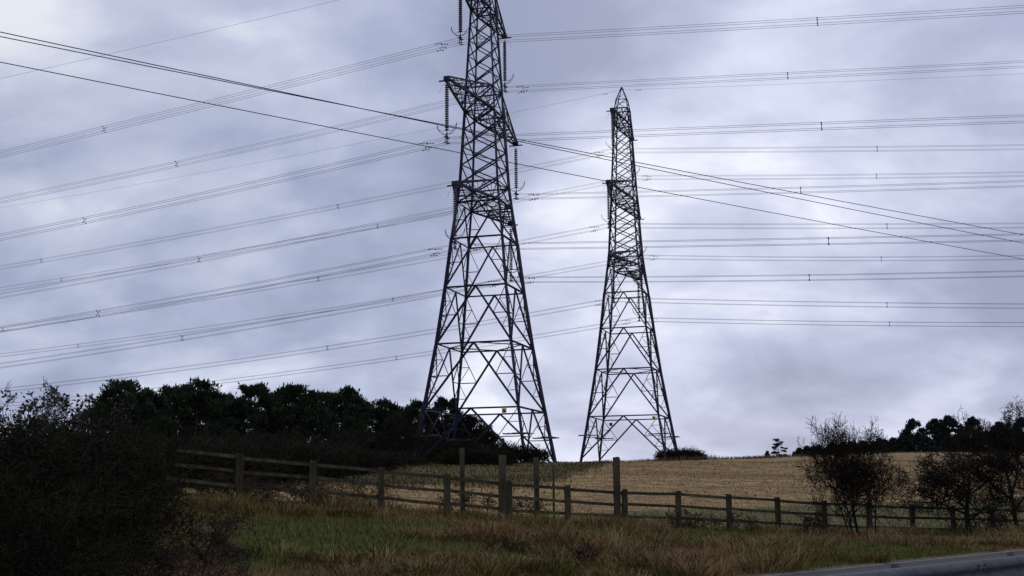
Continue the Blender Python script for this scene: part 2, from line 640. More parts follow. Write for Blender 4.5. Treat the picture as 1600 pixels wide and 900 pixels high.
HH = [-1.3, 0, 5.36, 11.52, 16.96, 21.76, 25.36, 27.32, 34.58, 36.98, 45.29, 47.5, 48.8, 50.6]
HW = [5.6, 5.4, 4.56, 3.66, 3.01, 2.53, 2.10, 1.90, 1.51, 1.41, 1.00, 0.90, 0.70, 0.06]
CORN = [(-1, -1), (1, -1), (1, 1), (-1, 1)]


def hw(h):
    return float(np.interp(h, HH, HW))


def cn(k, h):
    w = hw(h)
    return Vector((CORN[k % 4][0] * w, CORN[k % 4][1] * w, h))


ARMS = [('top', 45.29, 47.5, 7.17, 5), ('middle', 34.58, 36.98, 10.98, 7), ('bottom', 25.36, 27.32, 8.82, 6)]


def make_pylon():
    root = bpy.data.objects.new('electricity_pylon', None)
    COL.objects.link(root)

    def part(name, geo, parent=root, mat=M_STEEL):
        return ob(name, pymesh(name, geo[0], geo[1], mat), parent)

    # legs, continuous from ground to peak
    for k in range(4):
        segs = []
        for i in range(len(HH) - 1):
            w = 0.27 if HH[i] < 20 else (0.22 if HH[i] < 34 else (0.17 if HH[i] < 47 else 0.11))
            segs.append(lbar(cn(k, HH[i]), cn(k, HH[i + 1]), w, (CORN[k][0], CORN[k][1], 0), t=w * 0.3))
        part('leg', merge(segs))
    # lower body: inverted V in every face with secondary bracing
    lev = [0, 5.36, 11.52, 16.96, 21.76, 25.36]
    for li in range(5):
        b, tp = lev[li], lev[li + 1]
        wm = 0.17 if li < 3 else 0.14
        ws = 0.075 if li < 3 else 0.06
        for k in range(4):
            out = Vector((CORN[k][0] + CORN[(k + 1) % 4][0], CORN[k][1] + CORN[(k + 1) % 4][1], 0)).normalized()
            apex = (cn(k, tp) + cn(k + 1, tp)) / 2
            part('horizontal_brace', lbar(cn(k, tp), cn(k + 1, tp), 0.15, out))
            for j in (k, k + 1):
                B_, T_ = cn(j, b), cn(j, tp)
                part('diagonal_brace', lbar(B_, apex, wm, out))
                Q = (B_ + apex) / 2
                hq = Q.z
                P_ = cn(j, hq)
                part('secondary_brace', lbar(T_, Q, ws, out))
                part('secondary_brace', lbar(P_, Q, ws * 1.15, out))
                if li < 4:
                    R_ = B_ * 0.75 + apex * 0.25
                    S_ = cn(j, R_.z)
                    part('secondary_brace', lbar(P_, R_, ws * 0.8, out))
                    part('secondary_brace', lbar(S_, R_, ws * 0.8, out))
                if li < 3:
                    U_ = (T_ + Q) / 2
                    part('secondary_brace', lbar(cn(j, U_.z), U_, ws * 0.8, out))
                    part('secondary_brace', lbar(U_, P_, ws * 0.8, out))
    # plan bracing (diamond) at the second ring
    for h in (11.52,):
        mids = [(cn(k, h) + cn(k + 1, h)) / 2 for k in range(4)]
        for k in range(4):
            part('plan_brace', lbar(mids[k], mids[(k + 1) % 4], 0.09, (0, 0, 1)))
    # upper shaft: X panels
    cuts = [25.36, 27.32] + list(np.linspace(27.32, 34.58, 5)[1:]) + [36.98] + list(np.linspace(36.98, 45.29, 6)[1:]) + [47.5]
    for a, b in zip(cuts[:-1], cuts[1:]):
        for k in range(4):
            out = Vector((CORN[k][0] + CORN[(k + 1) % 4][0], CORN[k][1] + CORN[(k + 1) % 4][1], 0)).normalized()
            wx = 0.12 if a < 35 else 0.10
            part('cross_brace', lbar(cn(k, a), cn(k + 1, b), wx, out))
            part('cross_brace', lbar(cn(k + 1, a) - out * 0.06, cn(k, b) - out * 0.06, wx, out))
    for h in (27.32, 34.58, 36.98, 45.29, 47.5):
        for k in range(4):
            part('horizontal_brace', lbar(cn(k, h), cn(k + 1, h), 0.13, (0, 0, 1)))
    for h in (25.36, 34.58, 45.29):
        part('plan_brace', lbar(cn(0, h), cn(2, h), 0.09, (0, 0, 1)))
        part('plan_brace', lbar(cn(1, h + 0.08), cn(3, h + 0.08), 0.09, (0, 0, 1)))
    # earth wire peak
    for k in range(4):
        part('peak_brace', lbar(cn(k, 47.5), cn(k + 1, 48.8), 0.07))
        part('peak_brace', lbar(cn(k, 48.8), cn(k + 1, 48.8), 0.07))
        part('peak_brace', lbar(cn(k, 48.8), cn(k + 1, 49.7), 0.05))
    part('peak_cap', merge([box((0, 0, 50.6), (0.22, 0.22, 0.3)), lbar((-0.3, 0, 50.45), (0.3, 0, 50.45), 0.08)]))
    # crossarms, towards (-1) and away from (+1) the road
    for nm, lo, up, tl, nseg in ARMS:
        for s in (-1, 1):
            wl, wu = hw(lo), hw(up)
            L_ = [Vector((x * wl, s * wl, lo)) for x in (-1, 1)]
            U_ = [Vector((x * wu, s * wu, up)) for x in (-1, 1)]
            T_ = [Vector((x * 0.16, s * tl, lo)) for x in (-1, 1)]
            V_ = [Vector((x * 0.16, s * tl, lo + 0.22)) for x in (-1, 1)]
            ch = [lbar(L_[i], T_[i], 0.2, (0, 0, 1), t=0.06) for i in (0, 1)] + [lbar(U_[i], V_[i], 0.14, (0, 0, 1)) for i in (0, 1)]
            ch.append(box((0, s * (tl - 0.03), lo + 0.08), (0.55, 0.36, 0.36)))
            ch.append(lbar((-0.75, s * tl, lo - 0.14), (0.75, s * tl, lo - 0.14), 0.13, (0, 0, 1), t=0.06))
            arm = part('crossarm', merge(ch))
            fr = [1 - (1 - i / nseg) ** 1.0 for i in range(nseg + 1)]
            for i in range(nseg):
                f0, f1 = fr[i], fr[i + 1]
                l0, l1 = [a.lerp(b, f0) for a, b in zip(L_, T_)], [a.lerp(b, f1) for a, b in zip(L_, T_)]
                u0, u1 = [a.lerp(b, f0) for a, b in zip(U_, V_)], [a.lerp(b, f1) for a, b in zip(U_, V_)]
                j = i % 2
                part('lacing_bar', lbar(l0[j], l1[1 - j], 0.08, (0, 0, 1)), arm)
                part('lacing_bar', lbar(u0[1 - j], u1[j], 0.06, (0, 0, 1)), arm)
                for c in (0, 1):
                    if i < nseg - 1:
                        part('lacing_bar', lbar(l0[c] if j else u0[c], u1[c] if j else l1[c], 0.07, (1, 0, 0)), arm)
                if 0 < i < nseg - 1:
                    part('lacing_bar', lbar(l0[0], l0[1], 0.07, (0, 0, 1)), arm)
                    for c in (0, 1):
                        part('lacing_bar', lbar(l0[c], u0[c], 0.05, (1, 0, 0)), arm)
    # anti-climb guards round every leg
    for k in range(4):
        sx, sy = CORN[k]
        c = cn(k, 2.9)
        geo = []
        ends = []
        for (dx, dy) in ((sx, 0), (0, sy)):
            d = Vector((dx, dy, 0))
            pr = Vector((dy, dx, 0))
            for off in (-0.28, 0.28):
                geo.append(lbar(c + d * 0.85 + pr * off, c - d * 1.7 + pr * off, 0.09, (0, 0, 1), t=0.05))
            geo.append(lbar(c + d * 0.8 - pr * 0.4, c + d * 0.8 + pr * 0.4, 0.08, (0, 0, 1)))
            for e in (-1.6, -1.1, -0.6, 0.3, 0.7):
                geo.append(tube([c + d * e - pr * 0.75 + Vector((0, 0, .06)), c + d * e + pr * 0.75 + Vector((0, 0, .06))], 0.018, 4))
        part('anti_climb_guard', merge(geo), mat=M_GUARD)
    return root


pyl1 = make_pylon()


def plate(parent, c, s, mat, emblem=True):
    o = ob('warning_sign', pymesh('warning_sign', *merge([box(c, (s, 0.03, s))]), mat), parent)
    if emblem:
        e = s * 0.33
        cc = Vector(c) + Vector((0, -0.022, 0))
        tri = merge([([cc + Vector(v) for v in ((-e, 0, -e), (e, 0, -e), (0, 0, e), (-e, -.006, -e), (e, -.006, -e), (0, -.006, e))],
                      [(0, 1, 2), (5, 4, 3), (0, 3, 4, 1), (1, 4, 5, 2), (2, 5, 3, 0)])])
        ob('emblem', pymesh('emblem', *tri, M_BLACK), o)
    return o


pyl2 = copy_tree(pyl1)
W1, W2 = hw(5.1), hw(5.1)
plate(pyl1, (3.25, -4.72, 5.02), 0.42, M_YELLOW)
plate(pyl2, (3.95, -4.72, 4.95), 0.42, M_YELLOW)
plate(pyl2, (-3.55, 4.68, 4.8), 0.42, M_SIGNBACK, False)
PY = [dict(x=-2.58, y=115.9, z=2.487 + CAMZ, yaw=-0.289), dict(x=15.38, y=161.1, z=4.509 + CAMZ, yaw=-0.282)]
for o, p in ((pyl1, PY[0]), (pyl2, PY[1])):
    o.location = (p['x'], p['y'], p['z'])
    o.rotation_euler = (0, 0, p['yaw'])
tag(pyl1, 'larger steel lattice pylon in front of the copse, its peak out of the picture', 'pylon', 'lattice pylons')
tag(pyl2, 'whole steel lattice pylon with pointed peak beside the dark bush on the crest', 'pylon', 'lattice pylons')

PNAME = ['larger pylon by the copse', 'pylon with the visible peak']
SIDE = {'N': 'left-pointing', 'F': 'right-pointing'}


def pw(pi, a, b, h):
    p = PY[pi]
    c, s = math.cos(p['yaw']), math.sin(p['yaw'])
    return Vector((p['x'] + a * c - b * s, p['y'] + a * s + b * c, p['z'] + h))


# ------------------------------------------------------------------ insulator strings
def lathe(prof, n=10):
    vs, fs = [], []
    for i, (r, z) in enumerate(prof):
        for k in range(n):
            a = 2 * math.pi * k / n
            vs.append(Vector((r * math.cos(a), r * math.sin(a), z)))
        if i:
            for k in range(n):
                fs.append(((i - 1) * n + k, (i - 1) * n + (k + 1) % n, i * n + (k + 1) % n, i * n + k))
    return vs, fs


def make_string():
    root = bpy.data.objects.new('insulator_string', None)
    COL.objects.link(root)
    prof = [(0.02, -0.15), (0.035, -0.3)]
    z = -0.42
    for i in range(21):
        prof += [(0.05, z), (0.19, z - 0.045), (0.19, z - 0.11), (0.055, z - 0.13), (0.05, z - 0.205)]
        z -= 0.207
    prof += [(0.03, z - 0.05), (0.03, z - 0.3)]
    d = ob('disc_stack', pymesh('disc_stack', *lathe(prof, 12), M_INSUL), root)
    tag(d, kind='stuff')
    zb = z - 0.1
    # racket shaped arcing horns reaching out along the line, curving upward
    for s in (-1, 1):
        for off in (-0.16, 0.16):
            pts = []
            for i in range(9):
                f = i / 8
                pts.append((s * (0.1 + 0.85 * math.sin(f * 1.45)), off * math.sin(math.pi * min(1, f * 1.02)) * 1.1,
                            zb - 0.2 + 1.15 * (1 - math.cos(f * 1.5)) * 0.95))
            if off < 0:
                g1 = tube(pts, 0.026, 5)
            else:
                g2 = tube(pts, 0.022, 5)
        lower = tube([(s * 0.05, 0, zb + 0.15), (s * 0.45, 0, zb + 0.12), (s * 0.62, 0, zb + 0.22)], 0.02, 5)
        ob('arcing_horn', pymesh('arcing_horn', *merge([g1, g2, lower]), M_STEEL), root)
        ob('upper_horn', pymesh('upper_horn', *tube([(s * 0.1, 0, -0.2), (s * 0.45, 0, -0.45), (s * 0.75, 0, -1.15)], 0.011, 4), M_STEEL), root)
    ob('yoke_plate', pymesh('yoke_plate', *merge([box((0, 0, zb - 0.3), (0.12, 0.1, 0.5)),
       box((0, 0, zb - 0.42), (0.10, 0.62, 0.12)), box((0, -0.25, zb - 0.75), (0.08, 0.05, 0.6)), box((0, 0.25, zb - 0.75), (0.08, 0.05, 0.6)),
       box((0, -0.25, zb - 0.5), (0.42, 0.07, 0.08)), box((0, 0.25, zb - 0.5), (0.42, 0.07, 0.08)),
       box((0, -0.25, zb - 1.0), (0.42, 0.07, 0.08)), box((0, 0.25, zb - 1.0), (0.42, 0.07, 0.08))]), M_STEEL), root)
    return root


string0 = make_string()
used = False
for pi in (0, 1):
    for nm, lo, up, tl, nseg in ARMS:
        for sd_, s in (('N', -1), ('F', 1)):
            o = string0 if not used else copy_tree(string0)
            used = True
            o.location = pw(pi, 0, s * tl, lo - 0.1)
            o.rotation_euler = (0, 0, PY[pi]['yaw'])
            tag(o, 'dark disc insulator string under the %s %s arm of the %s' % (SIDE[sd_], nm, PNAME[pi]),
                'insulator', 'insulator strings')

# ------------------------------------------------------------------ conductor bundles
WIRES = {  # drop, left slope, left k(1e-4), right slope, right k ; spacer pixel columns
    (0, 'top', 'N'): (5.71, -.132, 1.26, -.068, 1.01), (0, 'top', 'F'): (5.80, -.131, 3.0, -.058, 0.0),
    (0, 'middle', 'N'): (5.76, -.136, 3.9, -.054, -0.6), (0, 'middle', 'F'): (5.77, -.124, 2.3, -.060, 1.12),
    (0, 'bottom', 'N'): (5.84, -.127, 4.1, -.054, .6), (0, 'bottom', 'F'): (5.88, -.126, 3.5, -.060, 2.4),
    (1, 'top', 'N'): (5.56, -.124, 2.1, -.085, .87), (1, 'top', 'F'): (5.56, -.119, 2.18, -.085, 2.17),
    (1, 'middle', 'N'): (5.68, -.123, 2.53, -.078, 1.46), (1, 'middle', 'F'): (5.63, -.120, 2.7, -.084, 3.65),
    (1, 'bottom', 'N'): (5.61, -.129, 3.9, -.080, 2.23), (1, 'bottom', 'F'): (5.74, -.123, 3.57, -.077, 2.85)}
SPC = {(0, 'top', 'N'): (-38.5, 32.5), (0, 'top', 'F'): (-39, 29), (0, 'middle', 'N'): (-37.5, 32.5), (0, 'middle', 'F'): (-38, 29.5),
       (0, 'bottom', 'N'): (-37, 32.5), (0, 'bottom', 'F'): (-38.5, 30), (1, 'top', 'N'): (-39, -87, 33), (1, 'top', 'F'): (-39, -94, 33),
       (1, 'middle', 'N'): (-40, -90, 33.5), (1, 'middle', 'F'): (-38, -93, 33), (1, 'bottom', 'N'): (-39.5, 33), (1, 'bottom', 'F'): (-36.5, 33.5)}
HB = 0.25   # half bundle spacing


def sval(w, s):
    return (w[1] * -s + w[2] * 1e-4 * s * s) if s < 0 else (w[3] * s + w[4] * 1e-4 * s * s)


ss_ = np.concatenate([-np.linspace(0, 1, 34)[::-1] ** 1.1 * 190, np.linspace(0, 1, 22)[1:] ** 1.1 * 110])
sp_geo = merge([tube([(0, -HB, -HB), (0, HB, HB)], 0.026, 4), tube([(0, HB, -HB), (0, -HB, HB)], 0.026, 4)] +
               [box((0, x * HB, y * HB), (0.12, 0.07, 0.07)) for x in (-1, 1) for y in (-1, 1)])
sp_me = pymesh('spacer', *sp_geo, M_STEEL)
dm_geo = merge([tube([(-0.28, 0, -0.09), (0.28, 0, -0.09)], 0.014, 4), box((-0.28, 0, -0.09), (0.13, 0.07, 0.07)),
                box((0.28, 0, -0.09), (0.13, 0.07, 0.07)), box((0, 0, -0.04), (0.06, 0.05, 0.12))])
dm_me = pymesh('vibration_damper', *dm_geo, M_STEEL)
for (pi, nm, sd_), w in WIRES.items():
    lo, tl = [(a[1], a[3]) for a in ARMS if a[0] == nm][0]
    s_ = -1 if sd_ == 'N' else 1
    root = bpy.data.objects.new('conductor_bundle', None)
    COL.objects.link(root)
    root.location = pw(pi, 0, s_ * tl, lo - w[0])
    root.rotation_euler = (0, 0, PY[pi]['yaw'])
    tag(root, 'four-wire power line hung from the %s %s arm of the %s' % (SIDE[sd_], nm, PNAME[pi]), 'power line', 'bundled power lines')
    for a in (-1, 1):
        for b in (-1, 1):
            pts = [(s, a * HB, b * HB + sval(w, s)) for s in ss_]
            ob('wire', pymesh('wire', *tube(pts, 0.0155, 5), M_WIRE), root)
    for s in SPC[(pi, nm, sd_)]:
        o = ob('spacer', sp_me, root, (s, 0, sval(w, s)))
    for s, da in ((-1.9, 0.25), (1.9, 0.2)):
        for a in (-1, 1):
            for b in (-1, 1):
                s2 = s + (0.25 if a * b > 0 else -0.2)
                ob('vibration_damper', dm_me, root, (s2, a * HB, b * HB + sval(w, s2)))

# earth wires at the peaks
for pi, (sl_, kl, sr, kr) in enumerate(((-.112, 2.2, -.05, 1.0), (-.112, 2.2, -.07, 1.4))):
    root = ob('earth_wire', None)
    root.location = pw(pi, 0, 0, 50.35)
    root.rotation_euler = (0, 0, PY[pi]['yaw'])
    w = (0, sl_, kl, sr, kr)
    tag(root, ('thin single wire rising to the unseen peak of the %s' if pi == 0 else 'thin single wire running over the peak of the %s') % PNAME[pi],
        'power line', 'earth wires')
    ob('wire', pymesh('wire', *tube([(s, 0, sval(w, s)) for s in ss_], 0.013, 5), M_WIRE), root)
    for s in (-2.3, 2.3):
        ob('vibration_damper', dm_me, root, (s, 0, sval(w, s)))

# nearer three-wire line crossing the picture
for i, (yl, yr, dl, dr, lab) in enumerate((
        (50, 380, 28.7, 54.4, 'dark single wire highest at the left edge, sloping down to the right'),
        (57, 367, 29.0, 52.6, 'dark single wire paired with the highest one, crossing it left of the pylon'),
        (97, 405, 30.7, 58.0, 'dark single wire lowest of the three sloping down to the right'))):
    a, b = at(0, yl, dl), at(1600, yr, dr)
    pts = []
    for k in range(41):
        f = -0.35 + 1.75 * k / 40
        p = a.lerp(b, f)
        p.z += 0.35 * (f - 0.5) ** 2 - 0.0875 + 0.0
        pts.append(p)
    o = ob('overhead_wire', pymesh('overhead_wire', *tube(pts, 0.0125, 6), M_DWIRE))
    tag(o, lab, 'wire', 'three nearer overhead wires')

# ------------------------------------------------------------------ fence
fence = bpy.data.objects.new('post_and_rail_fence', None)
COL.objects.link(fence)
fence.location = (F0[0], F0[1], 0)
fang = math.atan2(FD[1], FD[0])
tag(fence, 'weathered wooden post and rail fence running along the top of the grass bank', 'fence')


def rough_post(w, d, h, top=0.03):
    """squared timber with chamfered, slightly uneven top, origin at the base"""
    vs, fs = [], []
    prof = [(-w / 2, -d / 2), (w / 2, -d / 2), (w / 2, d / 2), (-w / 2, d / 2)]
    for z, s in ((-0.5, 1.03), (h * 0.5, 1.0), (h - top, 1.0), (h, 0.82)):
        for x, y in prof:
            vs.append((x * s + random.uniform(-.006, .006), y * s + random.uniform(-.006, .006), z + (random.uniform(-.012, .012) if z > h - .1 else 0)))
    for i in range(3):
        for k in range(4):
            fs.append((i * 4 + k, i * 4 + (k + 1) % 4, i * 4 + 4 + (k + 1) % 4, i * 4 + 4 + k))
    fs.append((12, 13, 14, 15))
    return vs, fs



def post_top_z(n):
    # tops read from the picture at the fence's own distance
    px = (370 + 128.3 * n) / (1 + 0.0288 * n)
    py = np.interp(px, [-400, 370, 480, 590, 690, 787, 884, 970, 1055, 1135, 1210, 1283, 1421, 1480, 1700],
                   [615, 709, 719, 730, 740, 751, 758, 764, 767, 772, 777, 782, 788, 790, 797])
    return at(px, float(py), FY0 * (1 + 0.0288 * n)).z


NPOST = list(range(-5, 20))
for n in NPOST:
    p = F0 + FS * n
    zt = post_top_z(n)
    zb = gz(p[0], p[1]) - 0.1
    me = pymesh('post', *rough_post(0.145 if n not in (0, 3) else 0.16, 0.11, zt - zb), M_WOOD)
    o = ob('post', me, fence, (p[0] - F0[0], p[1] - F0[1], zb), fang + random.uniform(-.04, .04))
    o.rotation_euler[0] = random.uniform(-.012, .012)
    o.rotation_euler[1] = random.uniform(-.012, .012)
for n in NPOST[:-1]:
    p0, p1 = F0 + FS * n, F0 + FS * (n + 1)
    z0, z1 = post_top_z(n), post_top_z(n + 1)
    for j, dz in enumerate((0.10, 0.45, 0.80, 1.13)):
        s0, s1 = random.uniform(-.02, .02), random.uniform(-.02, .02)
        a = Vector((p0[0] - F0[0], p0[1] - F0[1], z0 - dz + s0))
        b = Vector((p1[0] - F0[0], p1[1] - F0[1], z1 - dz + s1))
        dirv = (b - a).normalized()
        off = Vector((FN[0], FN[1], 0)) * 0.075
        upv = Vector((0, 0, 1))
        vs = []
        for t_ in (0.0, 0.5, 1.0):
            c = a.lerp(b, t_) + off
            c.z += random.uniform(-.012, .012) if t_ == 0.5 else 0
            for x, y in ((-1, -1), (1, -1), (1, 1), (-1, 1)):
                vs.append(c + Vector((FN[0], FN[1], 0)) * (x * 0.022) + upv * (y * 0.042) + dirv * (0.004 if t_ == 0 else (-0.004 if t_ == 1 else 0)))
        fs = []
        for i in range(2):
            for k in range(4):
                fs.append((i * 4 + k, i * 4 + (k + 1) % 4, i * 4 + 4 + (k + 1) % 4, i * 4 + 4 + k))
        fs += [(3, 2, 1, 0), (8, 9, 10, 11)]
        ob('rail', pymesh('rail', vs, fs, M_WOOD), fence)

for (px, yt, yb, w, dq, lab) in (
        (784, 711, 803, 0.165, -0.18, 'tall square wooden post beside a fence post, in front of the copse'),
        (963, 714, 812, 0.155, -0.18, 'tall square wooden post beside a fence post, below the pylon with the visible peak'),
        (723, 700, 798, 0.11, 0.55, 'thin pale wooden stake rising behind the fence against the dark copse'),
        (838, 715, 803, 0.12, 0.5, 'thin dark stake behind the fence under the larger pylon'),
        (864, 727, 812, 0.055, 0.6, 'very thin dark rod behind the fence at the larger pylon\'s foot')):
    n = 0.0
    for _ in range(40):
        n = n - ((370 + 128.3 * n) / (1 + 0.0288 * n) - px) / 100.0
    Yv = FY0 * (1 + 0.0288 * n) + dq
    top = at(px, yt, Yv)
    zb = gz(top.x, top.y) - 0.1
    o = ob('tall_post' if w > 0.15 else 'stake', pymesh('tall_post', *rough_post(w, w * 0.9, top.z - zb), M_WOOD), None, (top.x, top.y, zb), fang)
    o.rotation_euler[1] = random.uniform(-.012, .012)
    tag(o, lab, 'post')

# ------------------------------------------------------------------ crash barrier
B0, BD = np.array([3.74, 13.4]), np.array([0.6966, 0.7175])
BN = np.array([-BD[1], BD[0]])
barrier = bpy.data.objects.new('crash_barrier', None)
COL.objects.link(barrier)
barrier.location = (B0[0], B0[1], 0.04)
barrier.rotation_euler = (0, 0, math.atan2(BD[1], BD[0]))
tag(barrier, 'grey corrugated steel crash barrier in the bottom right corner beside the road', 'barrier')
M_ARMCO = mat_var('galvanised_rail', (0.07, 0.07, 0.085), (0.125, 0.125, 0.145), 5.0, 0.8, metallic=0.0, spec=0.15, objvar=0.06)
prof = [(0.02, 0.61), (0.0, 0.615), (-0.035, 0.595), (-0.075, 0.56), (-0.082, 0.52), (-0.06, 0.49), (-0.01, 0.46), (-0.01, 0.43),
        (-0.06, 0.40), (-0.082, 0.37), (-0.075, 0.33), (-0.035, 0.30), (0.0, 0.285)]
for i in range(-2, 6):
    x0, x1 = i * 3.2 - 0.55, (i + 1) * 3.2 - 0.55 + 0.25
    vs, fs = [], []
    yo = 0.004 if i % 2 else 0.0
    for x in (x0, x1):
        for (y, z) in prof:
            vs.append((x, y - yo, z))
        for (y, z) in prof:
            vs.append((x, y - yo + 0.006, z - 0.001))
    m_ = len(prof)
    for k in range(m_ - 1):
        fs.append((k, k + 1, 2 * m_ + k + 1, 2 * m_ + k))
        fs.append((m_ + k + 1, m_ + k, 3 * m_ + k, 3 * m_ + k + 1))
    me = pymesh('beam', vs, fs, M_ARMCO)
    for p_ in me.polygons:
        p_.use_smooth = True
    bm_ = ob('beam', me, barrier)
    for bx in (0.05, 0.2):
        for bz, by in ((0.555, -0.088), (0.50, -0.08), (0.38, -0.088)):
            ob('bolt', pymesh('bolt', *box((x0 + bx, by - yo, bz), (0.028, 0.014, 0.028)), M_STEEL), bm_)
    px_ = x0 + 1.45
    ob('barrier_post', pymesh('barrier_post', *merge([box((px_, 0.07, 0.29), (0.10, 0.008, 0.70)), box((px_ - 0.05, 0.095, 0.3), (0.008, 0.05, 0.70)),
       box((px_ + 0.05, 0.095, 0.3), (0.008, 0.05, 0.70)), box((px_, 0.035, 0.47), (0.08, 0.05, 0.12))]), M_ARMCO), barrier)


# ------------------------------------------------------------------ vegetation generators
def branches(seed, base, height, spread, stems=1, levels=4, kids=(5, 5, 4, 3), up=0.45, r0=0.07, lenr=0.62, wob=0.22, first=0.25):
    """list of tapered segments of a branching plant"""
    rd = random.Random(seed)
    segs = []
    cur = [0]

    def rnd():
        return Vector((rd.uniform(-1, 1), rd.uniform(-1, 1), rd.uniform(-1, 1)))

    def grow(p, d, L, r, lev):
        n = 5 if lev == 0 else (4 if lev < 3 else 3)
        pts = [(p.copy(), r)]
        for i in range(n):
            d = (d + rnd() * wob + Vector((0, 0, up * 0.16))).normalized()
            q = p + d * (L / n)
            r1 = r * (1 - 0.62 * (i + 1) / n / (1.0))if i < n - 1 else r * 0.36
            segs.append((p.copy(), q.copy(), pts[-1][1], max(r1, 0.0022), lev, cur[0]))
            p = q
            pts.append((p.copy(), max(r1, 0.0022)))
        if lev < levels:
            k = kids[min(lev, len(kids) - 1)]
            for j in range(k):
                f = first + (1 - first) * (j + rd.random()) / k
                i = min(int(f * n), n - 1)
                a, ra = pts[i]
                b, rb = pts[i + 1]
                t_ = f * n - i
                pos = a.lerp(b, min(max(t_, 0), 1))
                side = rnd()
                side = (side - d * side.dot(d))
                side.normalize()
                nd = (d * 0.55 + side * spread + Vector((0, 0, up * 0.35))).normalized()
                grow(pos, nd, L * lenr * rd.uniform(0.7, 1.15) * (1.05 - 0.35 * f), max(ra * 0.6, 0.003), lev + 1)

    for s in range(stems):
        cur[0] = s
        a = rd.uniform(0, 6.28)
        lean = 0.0 if stems == 1 else rd.uniform(0.1, 0.55)
        d = Vector((math.cos(a) * lean, math.sin(a) * lean, 1)).normalized()
        off = Vector((math.cos(a), math.sin(a), 0)) * (0 if stems == 1 else rd.uniform(0, base))
        grow(off, d, height * rd.uniform(0.8, 1.0) * (0.62 if stems == 1 else 0.6), r0 * rd.uniform(0.7, 1.1), 0)
    return segs


def seg_mesh(name, segs, mat, n=4):
    a = np.array([tuple(s[0]) for s in segs])
    b = np.array([tuple(s[1]) for s in segs])
    r0 = np.array([s[2] for s in segs])[:, None]
    r1 = np.array([s[3] for s in segs])[:, None]
    d = b - a
    d /= np.linalg.norm(d, axis=1, keepdims=True) + 1e-9
    ref = np.where(np.abs(d[:, 2:3]) > 0.9, np.array([[1., 0, 0]]), np.array([[0., 0, 1]]))
    x = np.cross(d, ref)
    x /= np.linalg.norm(x, axis=1, keepdims=True) + 1e-9
    y = np.cross(x, d)
    V = np.empty((len(segs), 2 * n, 3))
    for k in range(n):
        an = 2 * math.pi * k / n
        o = x * math.cos(an) + y * math.sin(an)
        V[:, k] = a + o * r0
        V[:, n + k] = b + o * r1
    F = np.array([(k, (k + 1) % n, n + (k + 1) % n, n + k) for k in range(n)])
    base = (np.arange(len(segs)) * 2 * n)[:, None, None]
    return fast_mesh(name, V.reshape(-1, 3), (F[None] + base).reshape(-1, 4), mat)


def leaf_mesh(name, P, D, L, W, mat, seed=0):
    """diamond leaves at P pointing along D"""
    rg = np.random.default_rng(seed)
    n = len(P)
    D = D / (np.linalg.norm(D, axis=1, keepdims=True) + 1e-9)
    ref = rg.normal(size=(n, 3))
    S = np.cross(D, ref)
    S /= np.linalg.norm(S, axis=1, keepdims=True) + 1e-9
    U = np.cross(S, D)
    L = np.asarray(L).reshape(-1, 1) * np.ones((n, 1))
    W = np.asarray(W).reshape(-1, 1) * np.ones((n, 1))
    V = np.stack([P, P + D * L * 0.5 + S * W * 0.5 + U * W * 0.15, P + D * L, P + D * L * 0.5 - S * W * 0.5 + U * W * 0.15], 1)
    F = np.arange(4 * n).reshape(n, 4)
    return fast_mesh(name, V.reshape(-1, 3), F, mat)


def bare_tree(name, seed, height, spread=0.9, stems=1, levels=4, kids=(6, 5, 4, 3), up=0.4, r0=0.09, cut=0.016, mat=M_TWIG, leaves=None,
              lenr=0.62, wob=0.22, base=0.3, first=0.25, thin=0.0):
    segs = branches(seed, base, height, spread, stems, levels, kids, up, r0, lenr, wob, first)
    if thin:
        segs = [(a, b, max(r, thin), max(q, thin * 0.7), l, c) for a, b, r, q, l, c in segs]
    zmax = np.percentile([s[1].z for s in segs], 99.5)
    k = height / zmax
    segs = [(a * k, b * k, r, q, l, c) for a, b, r, q, l, c in segs]
    root = bpy.data.objects.new(name, None)
    COL.objects.link(root)
    big = [s for s in segs if s[2] >= cut or s[4] == 0]
    small = [s for s in segs if not (s[2] >= cut or s[4] == 0)]
    for c in range(stems):
        part_ = [g for g in big if g[5] == c]
        if part_:
            ob('trunk' if stems == 1 else 'stem', seg_mesh('stem', part_, mat, 6), root)
    ob('crown', seg_mesh('crown', small, mat, 3), root)
    if leaves:
        nl, lmat, ll, lw, zlo, zhi = leaves
        rg = np.random.default_rng(seed)
        tips = [s for s in small if s[4] >= levels - 1 and zlo * height < s[1].z < zhi * height]
        ii = rg.integers(0, len(tips), nl)
        A = np.array([tuple(t_[0]) for t_ in tips])[ii]
        B = np.array([tuple(t_[1]) for t_ in tips])[ii]
        P = A + (B - A) * rg.random((nl, 1)) + rg.normal(size=(nl, 3)) * 0.03
        D = (B - A) / (np.linalg.norm(B - A, axis=1, keepdims=True) + 1e-9) + rg.normal(size=(nl, 3)) * 0.7
        ob('foliage', leaf_mesh('foliage', P, D, rg.uniform(0.6, 1.2, nl) * ll, rg.uniform(0.6, 1.2, nl) * lw, lmat, seed), root)
    return root


